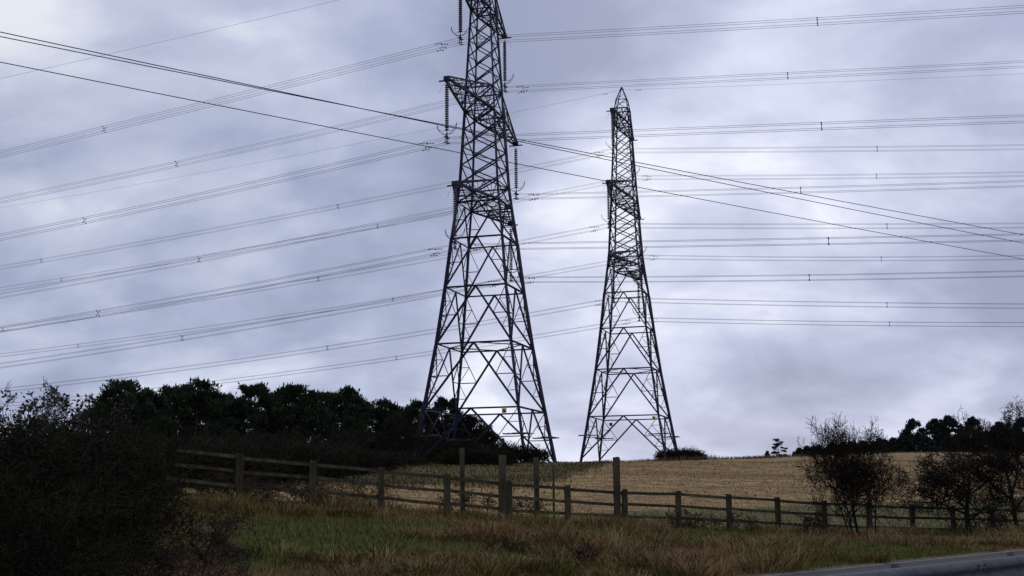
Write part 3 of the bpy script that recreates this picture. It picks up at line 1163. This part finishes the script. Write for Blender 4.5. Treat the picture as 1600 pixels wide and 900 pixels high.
def make_pine(seed, H=10.0, spread=3.0, crown_lo=0.22, clumps=70, per=85, tuft=0.34, mat=M_NEEDLE, layered=False, name='pine_tree', dome=1.6):
    rd = random.Random(seed)
    rg = np.random.default_rng(seed)
    root = bpy.data.objects.new(name, None)
    COL.objects.link(root)
    segs = []
    p = Vector((0, 0, -0.6))
    pts = [p.copy()]
    d = Vector((rd.uniform(-.06, .06), rd.uniform(-.06, .06), 1))
    n = 9
    for i in range(n):
        d = (d + Vector((rd.uniform(-.07, .07), rd.uniform(-.07, .07), 0.1))).normalized()
        q = p + d * ((H * 0.93 + 0.6) / n)
        ra, rb = 0.19 * (H / 10) * (1 - 0.85 * i / n), 0.19 * (H / 10) * (1 - 0.85 * (i + 1) / n)
        segs.append((p, q, ra, rb, 0))
        p = q
        pts.append(p.copy())

    def trunk_at(z):
        for a, b in zip(pts[:-1], pts[1:]):
            if a.z <= z <= b.z:
                return a.lerp(b, (z - a.z) / (b.z - a.z))
        return pts[-1].copy()

    P, D, Ls = [], [], []
    for c in range(clumps):
        f = crown_lo + (1 - crown_lo) * ((c + rd.random()) / clumps)
        z = f * H * (1 + rd.uniform(-.05, .05))
        g = (f - crown_lo) / (1 - crown_lo)
        rad = spread * (0.45 + 0.55 * min(1, g * 3)) * max(0.0, 1 - g ** (dome * 2)) ** 0.55
        if layered:
            z = H * (crown_lo + (1 - crown_lo) * (round(g * 5) / 5)) + rd.uniform(-.4, .4)
            rad = spread * (0.5 + 0.5 * math.sin(g * 2.6 + 0.4)) * (1.05 - 0.6 * g)
        a = rd.uniform(0, 6.283)
        rr = rad * math.sqrt(rd.uniform(0.12, 1.0)) * rd.uniform(0.8, 1.25)
        t0 = trunk_at(max(z - rr * 0.35 - 0.2, 0.2))
        cpos = Vector((t0.x + math.cos(a) * rr, t0.y + math.sin(a) * rr, z))
        mid = t0.lerp(cpos, 0.55) + Vector((0, 0, -0.08 * rr))
        r1 = 0.05 * (H / 10)
        segs.append((t0, mid, r1, r1 * 0.65, 1))
        segs.append((mid, cpos, r1 * 0.65, r1 * 0.3, 1))
        s = rd.uniform(0.4, 0.95) * (0.85 if not layered else 0.8) * spread / 3.0
        m = int(per * rd.uniform(0.7, 1.3))
        v = rg.normal(size=(m, 3))
        v /= np.linalg.norm(v, axis=1, keepdims=True)
        v *= (rg.random((m, 1)) ** 0.45)
        off = v * np.array([s, s, s * (0.55 if not layered else 0.3)])
        P.append(np.array(tuple(cpos)) + off)
        D.append(v * 0.8 + np.array([math.cos(a) * 0.3, math.sin(a) * 0.3, 0.75]) + rg.normal(size=(m, 3)) * 0.35)
        Ls.append(rg.uniform(0.65, 1.25, m))
        mc = 0 if layered else 16
        if mc:
            vv = rg.normal(size=(mc, 3)) * np.array([s * 0.55, s * 0.55, 0.1]) + np.array([0, 0, s * 0.42])
            P.append(np.array(tuple(cpos)) + vv)
            D.append(rg.normal(size=(mc, 3)) * 0.28 + np.array([math.cos(a) * 0.35, math.sin(a) * 0.35, 1.0]))
            Ls.append(rg.uniform(1.0, 1.7, mc))
    ob('trunk', seg_mesh('trunk', segs, M_BARK, 6), root)
    P, D, Ls = np.concatenate(P), np.concatenate(D), np.concatenate(Ls)
    k = H / np.percentile(P[:, 2], 99.7)
    P[:, 2] *= k
    ob('crown', leaf_mesh('crown', P, D, Ls * tuft, Ls * tuft * 0.33, mat, seed), root)
    return root


def place(o, px, ytop, Y, H, rz=None, dz=-0.15, wide=1.0):
    """stand a plant of native height H so that its top shows at px, ytop"""
    t_ = at(px, ytop, Y)
    zb = gz(t_.x, t_.y) + dz
    k = (t_.z - zb) / H
    o.location = (t_.x, t_.y, zb)
    o.scale = (k * wide, k * wide, k)
    o.rotation_euler = (0, 0, random.uniform(0, 6.28) if rz is None else rz)
    return o


# ------------------------------------------------------------------ the pine copse
pines = [make_pine(11 + i, 10.0, sp, lo, cl_, 130, 0.40) for i, (sp, lo, cl_) in
         enumerate(((3.5, 0.10, 105), (3.1, 0.16, 90), (3.8, 0.08, 112), (2.9, 0.2, 82)))]
fresh = set(range(4))


def pine(i):
    if i in fresh:
        fresh.discard(i)
        return pines[i]
    return copy_tree(pines[i])


front = [(190, 599, 100, 1.15), (238, 611, 104, 1.0), (305, 598, 102, 1.2), (352, 619, 108, 0.85), (402, 604, 106, 1.1), (462, 606, 108, 1.15),
         (532, 610, 112, 1.15), (598, 629, 121, 1.15), (646, 630, 126, 1.0), (692, 626, 125, 1.0), (734, 652, 125, 1.2), (772, 676, 126, 1.25)]
for i, (px, yt, Y, wd) in enumerate(front):
    o = place(pine((i * 3 + i // 4) % 4), px, yt, Y, 10.0, wide=wd)
    tag(o, '%s pine from the left along the dark copse\'s skyline' % ORD[i] if i else 'leftmost pine of the dark copse, with a squared-off top', 'tree', 'pines of the copse')
for i, (px, yt, Y) in enumerate([(165, 628, 112), (215, 615, 116), (270, 608, 116), (330, 618, 118), (375, 628, 118), (430, 611, 120), (500, 617, 122), (565, 626, 128), (622, 640, 134), (668, 652, 132), (716, 655, 133), (756, 672, 132), (792, 700, 131)]):
    o = place(pine((i * 5 + 2) % 4), px, yt, Y, 10.0, wide=1.15)
    tag(o, '%s pine from the left in the row half hidden behind the copse\'s front pines' % ORD[i], 'tree', 'second row of copse pines')

# brown bare undergrowth in front of the pines
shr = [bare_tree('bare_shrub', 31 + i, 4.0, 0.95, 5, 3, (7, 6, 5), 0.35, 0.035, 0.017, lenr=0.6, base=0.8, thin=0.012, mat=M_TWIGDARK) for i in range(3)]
sf = set(range(3))


def shrub(i):
    if i in sf:
        sf.discard(i)
        return shr[i]
    return copy_tree(shr[i])


for i, (px, yt, Y, wd) in enumerate([(265, 684, 60, 1.2), (315, 678, 66, 1.1), (362, 672, 72, 1.1), (415, 676, 76, 1.1), (470, 682, 82, 1.1), (520, 672, 88, 1.0),
                                     (565, 662, 98, 0.9), (615, 646, 104, 0.8), (650, 660, 106, 0.9), (225, 672, 76, 1.1)]):
    o = place(shrub(i % 3), px, yt, Y, 4.0, wide=wd)
    tag(o, 'bare brown shrub, %s from the right, at the foot of the copse' % ORD[[8, 7, 6, 5, 4, 3, 2, 1, 0, 9][i]], 'shrub', 'undergrowth before the copse')


def scrub(name, seed, w, d, h, n, leaf, mat=M_SCRUB, twig=True):
    """low mounded evergreen scrub: leafy shell on stems, uneven outline"""
    rg = np.random.default_rng(seed)
    root = bpy.data.objects.new(name, None)
    COL.objects.link(root)
    nl = max(14, int(n / 130))
    cx_ = rg.uniform(-1, 1, nl) * 0.8
    cy_ = rg.uniform(-1, 1, nl) * 0.8
    prof_ = np.sqrt(np.maximum(0, 1 - cx_ ** 2 * 0.9)) * np.sqrt(np.maximum(0.1, 1 - cy_ ** 2))
    cz_ = prof_ * rg.uniform(0.25, 0.85, nl)
    C = np.stack([cx_ * w / 2, cy_ * d / 2, cz_ * h], 1)
    ii = rg.integers(0, nl, n)
    v = rg.normal(size=(n, 3))
    v /= np.linalg.norm(v, axis=1, keepdims=True)
    rad = np.array([w * 0.16, d * 0.2, h * 0.3]) * rg.uniform(0.7, 1.1, (nl, 1))[ii]
    P = C[ii] + v * rad * rg.random((n, 1)) ** 0.4
    P[:, 2] = np.maximum(P[:, 2], 0.02)
    D = v + np.array([0, 0, 0.7]) + rg.normal(size=(n, 3)) * 0.5
    ob('foliage', leaf_mesh('foliage', P, D, rg.uniform(.6, 1.3, n) * leaf, rg.uniform(.5, 1.0, n) * leaf * 0.5, mat, seed), root)
    segs = []
    for c in C:
        b = Vector((c[0] * 0.4, c[1] * 0.4, -0.1))
        segs.append((b, Vector(c), 0.03, 0.012, 0))
        for k in range(6):
            e = Vector(c) + Vector(rg.normal(size=3) * np.array([w * .1, d * .1, h * .12]) + np.array([0, 0, h * 0.2]))
            segs.append((Vector(c), e, 0.012, 0.005, 1))
    ob('stems', seg_mesh('stems', segs, M_TWIG, 4), root)
    return root


def stand(o, px, Y, dz=-0.1, rz=0.0, base_y=760):
    t_ = at(px, base_y, Y)
    o.location = (t_.x, t_.y, gz(t_.x, t_.y) + dz)
    o.rotation_euler = (0, 0, rz)
    return o


s_ = stand(scrub('scrub_bush', 51, 6.5, 3.0, 1.8, 12000, 0.2), 800, 108)
tag(s_, 'low dark scrub at the right end of the copse, under the larger pylon', 'bush', 'dark bushes on the crest')
s_ = stand(scrub('scrub_bush', 52, 6.5, 3.5, 1.6, 12000, 0.2), 745, 100)
tag(s_, 'low dark scrub before the copse, between the two stakes behind the fence', 'bush', 'dark bushes on the crest')
s_ = stand(scrub('scrub_bush', 53, 6.4, 3.6, 1.9, 15000, 0.2), 1064, 158)
tag(s_, 'dark rounded bush at the right foot of the pylon with the visible peak', 'bush', 'dark bushes on the crest')

hedge = [scrub('hedge_bush', 54 + i, 7.5, 4.0, 2.5, 14000, 0.2) for i in range(2)]
for i, (px, Y, k, zs) in enumerate([(235, 46, 0.8, 1.1), (300, 48, 0.8, 1.0), (352, 52, 0.8, 0.95), (405, 57, 0.85, 0.95), (455, 63, 0.9, 0.95), (505, 72, 0.95, 0.95),
                                    (552, 84, 1.0, 0.85), (598, 96, 0.95, 0.7), (655, 118, 1.0, 1.3), (722, 121, 1.0, 1.4), (180, 72, 1.1, 1.3)]):
    h_ = hedge[i] if i < 2 else copy_tree(hedge[i % 2])
    stand(h_, px, Y, rz=random.uniform(-.5, .5) + (3.14 if i % 3 == 1 else 0))
    h_.scale = (k, k, zs * random.uniform(0.7, 1.0))
    tag(h_, '%s dark bush from the left in the thick undergrowth below the copse' % ORD[(i + 1) % 11], 'bush', 'undergrowth bushes below the copse')

# ------------------------------------------------------------------ far conifers on the right skyline
fp = [make_pine(61, 10, 2.9, 0.25, 60, 110, 0.55, M_FARNEEDLE, False, 'far_pine', 1.2), make_pine(62, 10, 2.6, 0.40, 44, 110, 0.55, M_FARNEEDLE, False, 'far_pine', 1.0),
      make_pine(63, 8, 2.3, 0.05, 60, 100, 0.5, M_FARNEEDLE, False, 'far_conifer', 0.7), make_pine(64, 7, 2.0, 0.25, 34, 70, 0.4, M_FARNEEDLE, True, 'lone_pine', 1.0)]
ffr = set(range(4))


def fpine(i):
    if i in ffr:
        ffr.discard(i)
        return fp[i]
    return copy_tree(fp[i])


o = place(fpine(3), 1219, 687, 240, 7, rz=0.4, wide=1.15)
tag(o, 'small lone layered pine on the skyline, clear of the far wood', 'tree')
tall = [(1428, 658, 1), (1459, 658, 0), (1482, 653, 0), (1521, 655, 1), (1560, 662, 0), (1598, 656, 1)]
for i, (px, yt, v) in enumerate(tall):
    o = place(fpine(v), px, yt, 300, 10, wide=1.15)
    tag(o, '%s tall pine from the left standing above the far right wood' % ORD[i], 'tree', 'tall far pines')
low = [(1198, 706), (1240, 706), (1249, 702), (1259, 699), (1270, 699), (1281, 697), (1292, 698), (1304, 694), (1315, 693), (1327, 692), (1338, 694), (1350, 690), (1362, 692),
       (1374, 688), (1385, 689), (1396, 685), (1407, 682), (1416, 684)]
for i, (px, yt) in enumerate(low):
    o = place(fpine(2), px, yt + random.uniform(-1, 1), 296 + random.uniform(-6, 6), 8, wide=random.uniform(1.2, 1.6) if i > 1 else 0.8)
    tag(o, '%s small dark conifer from the left in the low far row' % ORD[i], 'tree', 'low row of far conifers')
for i in range(14):
    px = 1420 + i * 15
    o = place(fpine(2), px, 684 + random.uniform(-6, 4) - (3 if i > 6 else 0), 292 + random.uniform(-5, 12), 8, wide=random.uniform(1.3, 1.8))
    tag(o, '%s dense dark conifer filling the far wood below the tall pines' % ORD[i], 'tree', 'dense conifers of the far wood')

# ------------------------------------------------------------------ shrubs by the right of the fence
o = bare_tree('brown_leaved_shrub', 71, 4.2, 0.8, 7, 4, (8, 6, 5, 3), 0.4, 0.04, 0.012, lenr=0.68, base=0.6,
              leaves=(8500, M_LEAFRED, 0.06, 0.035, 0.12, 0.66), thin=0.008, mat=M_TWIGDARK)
place(o, 1335, 657, 37.6, 4.2, rz=1.0, wide=0.82)
tag(o, 'shrub with clinging brown leaves and bare top twigs in front of the fence', 'shrub')
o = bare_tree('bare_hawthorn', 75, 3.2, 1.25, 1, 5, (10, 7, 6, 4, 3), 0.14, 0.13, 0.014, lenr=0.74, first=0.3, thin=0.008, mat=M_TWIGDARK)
place(o, 1505, 702, 40.0, 3.2, rz=0.6, wide=1.3)
tag(o, 'low spreading bare hawthorn with short dark trunk by the fence', 'tree')
o = bare_tree('bare_tree', 78, 5.0, 0.95, 2, 5, (8, 7, 6, 4, 3), 0.3, 0.12, 0.014, lenr=0.66, first=0.25, thin=0.008, mat=M_TWIGDARK)
place(o, 1588, 628, 41.5, 5.0, rz=2.0, wide=1.05)
tag(o, 'taller bare tree at the right edge, its twigs above the far wood', 'tree')
o = bare_tree('bare_sapling', 79, 1.6, 0.6, 1, 3, (6, 4, 3), 0.5, 0.018, 0.008, thin=0.005)
place(o, 614, 733, 32.2, 1.6)
tag(o, 'thin bare sapling at the fence below the copse', 'tree')
brush = bare_tree('low_brush', 81, 0.9, 1.1, 7, 3, (6, 5, 4), 0.2, 0.014, 0.007, base=0.7, thin=0.005)
bl = [(330, 742, 31.8), (385, 745, 31.6), (430, 748, 32.2), (470, 752, 32.6), (515, 758, 33), (555, 764, 33.4), (295, 735, 31.2)]
for i, (px, yt, Y) in enumerate(bl):
    b_ = brush if i == 0 else copy_tree(brush)
    place(b_, px, yt, Y, 0.9, wide=1.5)
    tag(b_, 'low bare brushwood, %s from the left behind the fence\'s left end' % ORD[[1, 2, 3, 4, 5, 6, 0][i]], 'shrub', 'brushwood behind the fence')
for i, (px, yt, Y) in enumerate([(232, 772, 20.5), (262, 806, 19.0), (222, 828, 17.5), (205, 850, 16.0)]):
    b_ = copy_tree(brush)
    place(b_, px, yt, Y, 0.9, wide=1.3)
    tag(b_, 'low twiggy brush, %s from the top along the thicket\'s right edge on the bank' % ORD[i], 'shrub', 'brush fringing the left thicket')
weed = bare_tree('dead_weed', 83, 0.7, 0.8, 5, 2, (6, 5), 0.4, 0.009, 0.006, base=0.25, leaves=(500, M_LEAFRED, 0.06, 0.03, 0.1, 1.0), thin=0.004)
wl_ = [(1060, 795, 35.6, 'dead leafy weed clump before the first fence post right of the tall post'), (1140, 800, 35.0, 'dead weed clump leaning before the second fence post right of the tall post'),
       (1265, 798, 37.5, 'dead weed clump at the left foot of the brown-leaved shrub'), (785, 838, 24.5, 'dark dead weed stalks low on the bank below the tall post'),
       (735, 765, 36.0, 'reddish dead weed in the field beside the thin pale stake'), (812, 775, 37, 'reddish dead weed in the field right of the tall post by the copse'),
       (905, 850, 23, 'dark dead weed stalks near the bottom of the bank')]
for i, (px, yt, Y, lab) in enumerate(wl_):
    b_ = weed if i == 0 else copy_tree(weed)
    place(b_, px, yt, Y, 0.7, wide=1.2)
    tag(b_, lab, 'weed', 'dead weeds')

# crest fringe of tall dead grass and seed heads: uncountable
# ------------------------------------------------------------------ left foreground thicket
th = [bare_tree('thicket_bush', 91 + i, 2.6, 0.95, 11, 3, (8, 7, 6), 0.3, 0.03, 0.011, base=0.9, lenr=0.62, mat=M_THICKET,
                leaves=(17000, M_LEAFDARK, 0.05, 0.026, 0.0, 1.0), thin=0.0045) for i in range(3)]
tf = set(range(3))


def thick(i):
    if i in tf:
        tf.discard(i)
        return th[i]
    return copy_tree(th[i])


TROW = ['back row', 'back row', 'back row', 'back row', 'back row', 'middle row', 'middle row', 'middle row', 'middle row', 'front row', 'front row', 'far row', 'far row', 'far row', 'far row']
TORD = [0, 1, 2, 3, 4, 1, 2, 3, 0, 0, 1, 3, 2, 1, 0]
TH = [(-10, 652, 17.0, 1.2), (50, 664, 17.6, 1.1), (105, 674, 18.4, 1.05), (130, 694, 19.6, 0.95), (160, 724, 20.5, 0.85), (20, 690, 14.5, 1.15), (70, 735, 15.0, 1.1),
      (85, 775, 16.0, 0.95), (-70, 650, 15.5, 1.3), (-40, 770, 12.8, 1.2), (115, 815, 17.0, 0.9), (178, 745, 23.5, 0.9), (175, 688, 25.5, 1.1), (110, 668, 25, 1.2), (40, 650, 24, 1.2)]
for i, (px, yt, Y, wd) in enumerate(TH):
    o = place(thick(i % 3), px, yt, Y, 2.6, wide=wd, dz=-0.2)
    tag(o, 'dark bramble bush, %s from the left in the %s of the left-edge thicket' % (ORD[TORD[i]], TROW[i]), 'bush', 'bushes of the left thicket')
o = bare_tree('leafy_bush', 97, 3.0, 0.7, 5, 4, (5, 5, 4, 3), 0.55, 0.03, 0.01, base=0.5, leaves=(5200, M_LEAFBLUE, 0.085, 0.055, 0.3, 1.0), thin=0.0045)
place(o, 22, 603, 19.5, 3.0, rz=0.5)
tag(o, 'bush with glossy bluish leaves on upright shoots at the left edge', 'bush')
o = bare_tree('twiggy_bush', 98, 3.6, 0.8, 7, 4, (6, 5, 4, 4), 0.42, 0.03, 0.01, base=0.6, leaves=(1800, M_LEAFBLUE, 0.07, 0.04, 0.4, 1.0), thin=0.005)
place(o, 118, 624, 27, 3.6, rz=0.2, wide=1.15)
tag(o, 'rounded twiggy half-bare bush between the leafy bush and the copse', 'bush')


# ------------------------------------------------------------------ grass (uncountable)
def blades(name, X, Y, H, W, lean, colr, seed, mat=M_GRASS, z=None):
    rg = np.random.default_rng(seed)
    n = len(X)
    Z = ground(X, Y) if z is None else z
    a = rg.uniform(0, 2 * math.pi, n)
    la = np.stack([np.cos(a), np.sin(a)], 1) * lean[:, None] if lean.ndim == 1 else lean
    sa = rg.uniform(0, 2 * math.pi, n)
    sx, sy = np.cos(sa) * W / 2, np.sin(sa) * W / 2
    V = np.empty((n, 5, 3), dtype=np.float32)
    V[:, 0] = np.stack([X - sx, Y - sy, Z - 0.03], 1)
    V[:, 1] = np.stack([X + sx, Y + sy, Z - 0.03], 1)
    mx, my = X + la[:, 0] * H * 0.35, Y + la[:, 1] * H * 0.35
    V[:, 2] = np.stack([mx + sx * .8, my + sy * .8, Z + H * 0.6], 1)
    V[:, 3] = np.stack([mx - sx * .8, my - sy * .8, Z + H * 0.6], 1)
    V[:, 4] = np.stack([X + la[:, 0] * H, Y + la[:, 1] * H, Z + H * (1 - 0.35 * np.minimum(1, np.hypot(la[:, 0], la[:, 1])))], 1)
    b = (np.arange(n) * 5)[:, None]
    T = np.concatenate([b + np.array([[0, 1, 2]]), b + np.array([[0, 2, 3]]), b + np.array([[3, 2, 4]])], 0)
    return fast_mesh(name, V.reshape(-1, 3), T, mat, col=np.repeat(colr, 5, axis=0))


def in_view(x, y, m=60):
    return np.abs(x) < y * (0.425 + m / 1931)


BROWN = np.array([0.195, 0.113, 0.046])
TAN = np.array([0.30, 0.215, 0.102])
GREEN = np.array([0.108, 0.116, 0.02])
DKGREEN = np.array([0.03, 0.045, 0.016])


def verge_points(n, seed):
    rg = np.random.default_rng(seed)
    x = rg.uniform(-16, 23, n)
    y = rg.uniform(12, 47, n)
    r, q, nn = rq(x, y)
    k = (r > 0.25) & (q < 0.6) & in_view(x, y)
    return x[k], y[k]


def grass_cols(x, y, seed, tuss=None):
    rg = np.random.default_rng(seed)
    g = greenness(x, y) + rg.normal(size=len(x)) * 0.05
    t = np.clip((g - 0.585) / 0.16, 0, 1)[:, None]
    br = np.clip(fbm(x * 0.8, y * 0.8, 91, 4)[:, None] * 1.1 - 0.1 + rg.normal(size=(len(x), 1)) * 0.22, 0, 1)
    dead = BROWN * (1 - br ** 2) + TAN * br ** 2
    gr = GREEN * (0.6 + 0.6 * rg.random((len(x), 1)))
    c = dead * (1 - t) + gr * t
    return c * (0.75 + 0.5 * rg.random((len(x), 1)))


# short sward
x, y = verge_points(230000, 1)
h = rng.uniform(0.05, 0.16, len(x))
sw = ob('grass', blades('grass', x, y, h, np.full(len(x), 0.016), rng.uniform(0.2, 0.9, len(x)), grass_cols(x, y, 2), 3))
tag(sw, 'short mixed green and dead grass covering the bank', 'grass', kind='stuff')
# tussocks
tx, ty = verge_points(11000, 4)
keep = (fbm(tx * 0.5, ty * 0.5, 33, 3) > 0.40) & (greenness(tx, ty) < 0.70)
tx, ty = tx[keep], ty[keep]
nb = 62
ts = rng.uniform(0.5, 1.5, len(tx)) * np.clip(0.4 + fbm(tx * 0.9, ty * 0.9, 61, 3) * 1.3, 0.5, 1.6)
X = np.repeat(tx, nb)
Y_ = np.repeat(ty, nb)
S = np.repeat(ts, nb)
ang = rng.uniform(0, 2 * math.pi, len(X))
rad = np.sqrt(rng.random(len(X))) * 0.2 * S
X2, Y2 = X + np.cos(ang) * rad, Y_ + np.sin(ang) * rad
Hh = rng.uniform(0.12, 0.36, len(X)) * S
ln_ = rng.uniform(0.6, 1.8, len(X))
lean2 = np.stack([np.cos(ang), np.sin(ang)], 1) * ln_[:, None] + rng.normal(size=(len(X), 2)) * 0.25 + np.array([0.15, -0.05])
colt = np.repeat(grass_cols(tx, ty, 6) * rng.uniform(0.6, 1.35, (len(tx), 1)), nb, axis=0) * rng.uniform(0.7, 1.35, (len(X), 1))
tu = ob('grass_tussocks', blades('grass_tussocks', X2, Y2, Hh, np.full(len(X), 0.012), lean2, colt, 7))
tag(tu, 'long reddish brown dead grass tussocks covering the bank', 'grass', kind='stuff')

# tall dead seed stalks
x, y = verge_points(3200, 14)
k = fbm(x * 0.6, y * 0.6, 71, 3) > 0.5
x, y = x[k], y[k]
sk = ob('seed_stalks', blades('seed_stalks', x, y, rng.uniform(0.25, 0.6, len(x)), np.full(len(x), 0.010), rng.uniform(0.1, 0.6, len(x)),
        TAN * rng.uniform(0.5, 1.3, (len(x), 1)), 15))
tag(sk, 'tall dead seed stalks standing out of the bank grass', 'grass', kind='stuff')

# green strip behind the fence and stubble
n = 150000
x = rng.uniform(-40, 60, n)
y = 30 + 95 * rng.random(n) ** 1.5
r, q, nn = rq(x, y)
k = (q > 0.3) & in_view(x, y) & (y < crest_y(x) - 3)
x, y, q, nn = x[k], y[k], q[k], nn[k]
isst = (q - stub_start(nn) + (fbm(x * 0.35, y * 0.35, 41, 3) - 0.5) * 6) > 0
xs, ys = x[isst], y[isst]
row = np.round((ys + 0.12 * xs) / 0.5) * 0.5 - 0.12 * xs + rng.normal(size=len(xs)) * 0.07
hs = rng.uniform(0.03, 0.11, len(xs))
sc_ = 0.7 + ys / 60
cs = np.array([0.43, 0.29, 0.12]) * rng.uniform(0.55, 1.25, (len(xs), 1)) * (0.4 + 1.1 * fbm(xs * 0.5, ys * 0.35, 77, 4))[:, None]
st = ob('stubble', blades('stubble', xs, row, hs, 0.024 * sc_, rng.uniform(0.6, 2.6, len(xs)), cs, 8))
tag(st, 'pale straw stubble covering the ploughed field', 'stubble', kind='stuff')
xg, yg = x[~isst], y[~isst]
cg = np.where(rng.random((len(xg), 1)) < 0.55, GREEN * 1.05, TAN * 0.75) * rng.uniform(0.6, 1.2, (len(xg), 1))
gs = ob('field_margin_grass', blades('field_margin_grass', xg, yg, rng.uniform(0.06, 0.18, len(xg)), np.full(len(xg), 0.025), rng.uniform(0.2, 0.9, len(xg)), cg, 9))
tag(gs, 'rough green grass strip between the fence and the stubble', 'grass', kind='stuff')

# rough dead growth along the crest
n = 26000
x = rng.uniform(-30, 130, n)
y = crest_y(x) + rng.normal(size=n) * 7 + 6
k = in_view(x, y) & (fbm(x * 0.25, y * 0.05, 55, 3) > 0.36)
x, y = x[k], y[k]
hc = rng.uniform(0.25, 0.8, len(x)) * (0.5 + fbm(x * 0.3, y * 0.1, 56, 3)) * np.interp(x, [6, 13, 20, 45], [0.3, 0.9, 1.0, 0.55])
cc = np.where(rng.random((len(x), 1)) < 0.45, np.array([0.10, 0.055, 0.045]), np.array([0.13, 0.105, 0.055])) * rng.uniform(0.6, 1.3, (len(x), 1))
cf = ob('crest_growth', blades('crest_growth', x, y, hc, np.full(len(x), 0.05), rng.uniform(0.1, 0.6, len(x)), cc, 10))
tag(cf, 'reddish dead growth fringing the crest of the field', 'grass', kind='stuff')

n = 60000
x = rng.uniform(-45, 14, n)
y = rng.uniform(40, 135, n)
k = in_view(x, y) & (y > crest_y(x) - 4 + (fbm(x * 0.3, y * 0.3, 65, 3) - 0.5) * 14)
x, y = x[k], y[k]
hm = rng.uniform(0.06, 0.3, len(x)) * (0.3 + fbm(x * 0.4, y * 0.25, 66, 3) * 1.2)
pk = rng.random((len(x), 1))
cm = np.where(pk < 0.5, np.array([0.22, 0.145, 0.06]), np.where(pk < 0.7, np.array([0.13, 0.08, 0.042]), np.array([0.085, 0.095, 0.028]))) * rng.uniform(0.5, 1.2, (len(x), 1))
mg = ob('rough_grass', blades('rough_grass', x, y, hm, np.full(len(x), 0.05), rng.uniform(0.4, 1.6, len(x)), cm, 12))
tag(mg, 'rough yellow-brown grass between the stubble and the copse', 'grass', kind='stuff')

# white flints scattered on the field: uncountable
n = 700
x = rng.uniform(-30, 40, n)
y = 33 + 26 * rng.random(n) ** 1.4
r, q, nn = rq(x, y)
k = (q > 0.8) & in_view(x, y)
x, y = x[k], y[k]
z = ground(x, y)
s = rng.uniform(0.015, 0.045, len(x))
octv = np.array([[1, 0, 0], [-1, 0, 0], [0, 1, 0], [0, -1, 0], [0, 0, .7], [0, 0, -.5]])
octf = np.array([[0, 2, 4], [2, 1, 4], [1, 3, 4], [3, 0, 4], [2, 0, 5], [1, 2, 5], [3, 1, 5], [0, 3, 5]])
V = np.stack([x, y, z + s * 0.3], 1)[:, None, :] + octv[None] * s[:, None, None] * rng.uniform(0.6, 1.3, (len(x), 6, 1))
F = octf[None] + (np.arange(len(x)) * 6)[:, None, None]
fl = ob('flints', fast_mesh('flints', V.reshape(-1, 3), F.reshape(-1, 3), M_FLINT))
tag(fl, 'pale flints scattered over the field behind the fence', 'stones', kind='stuff')
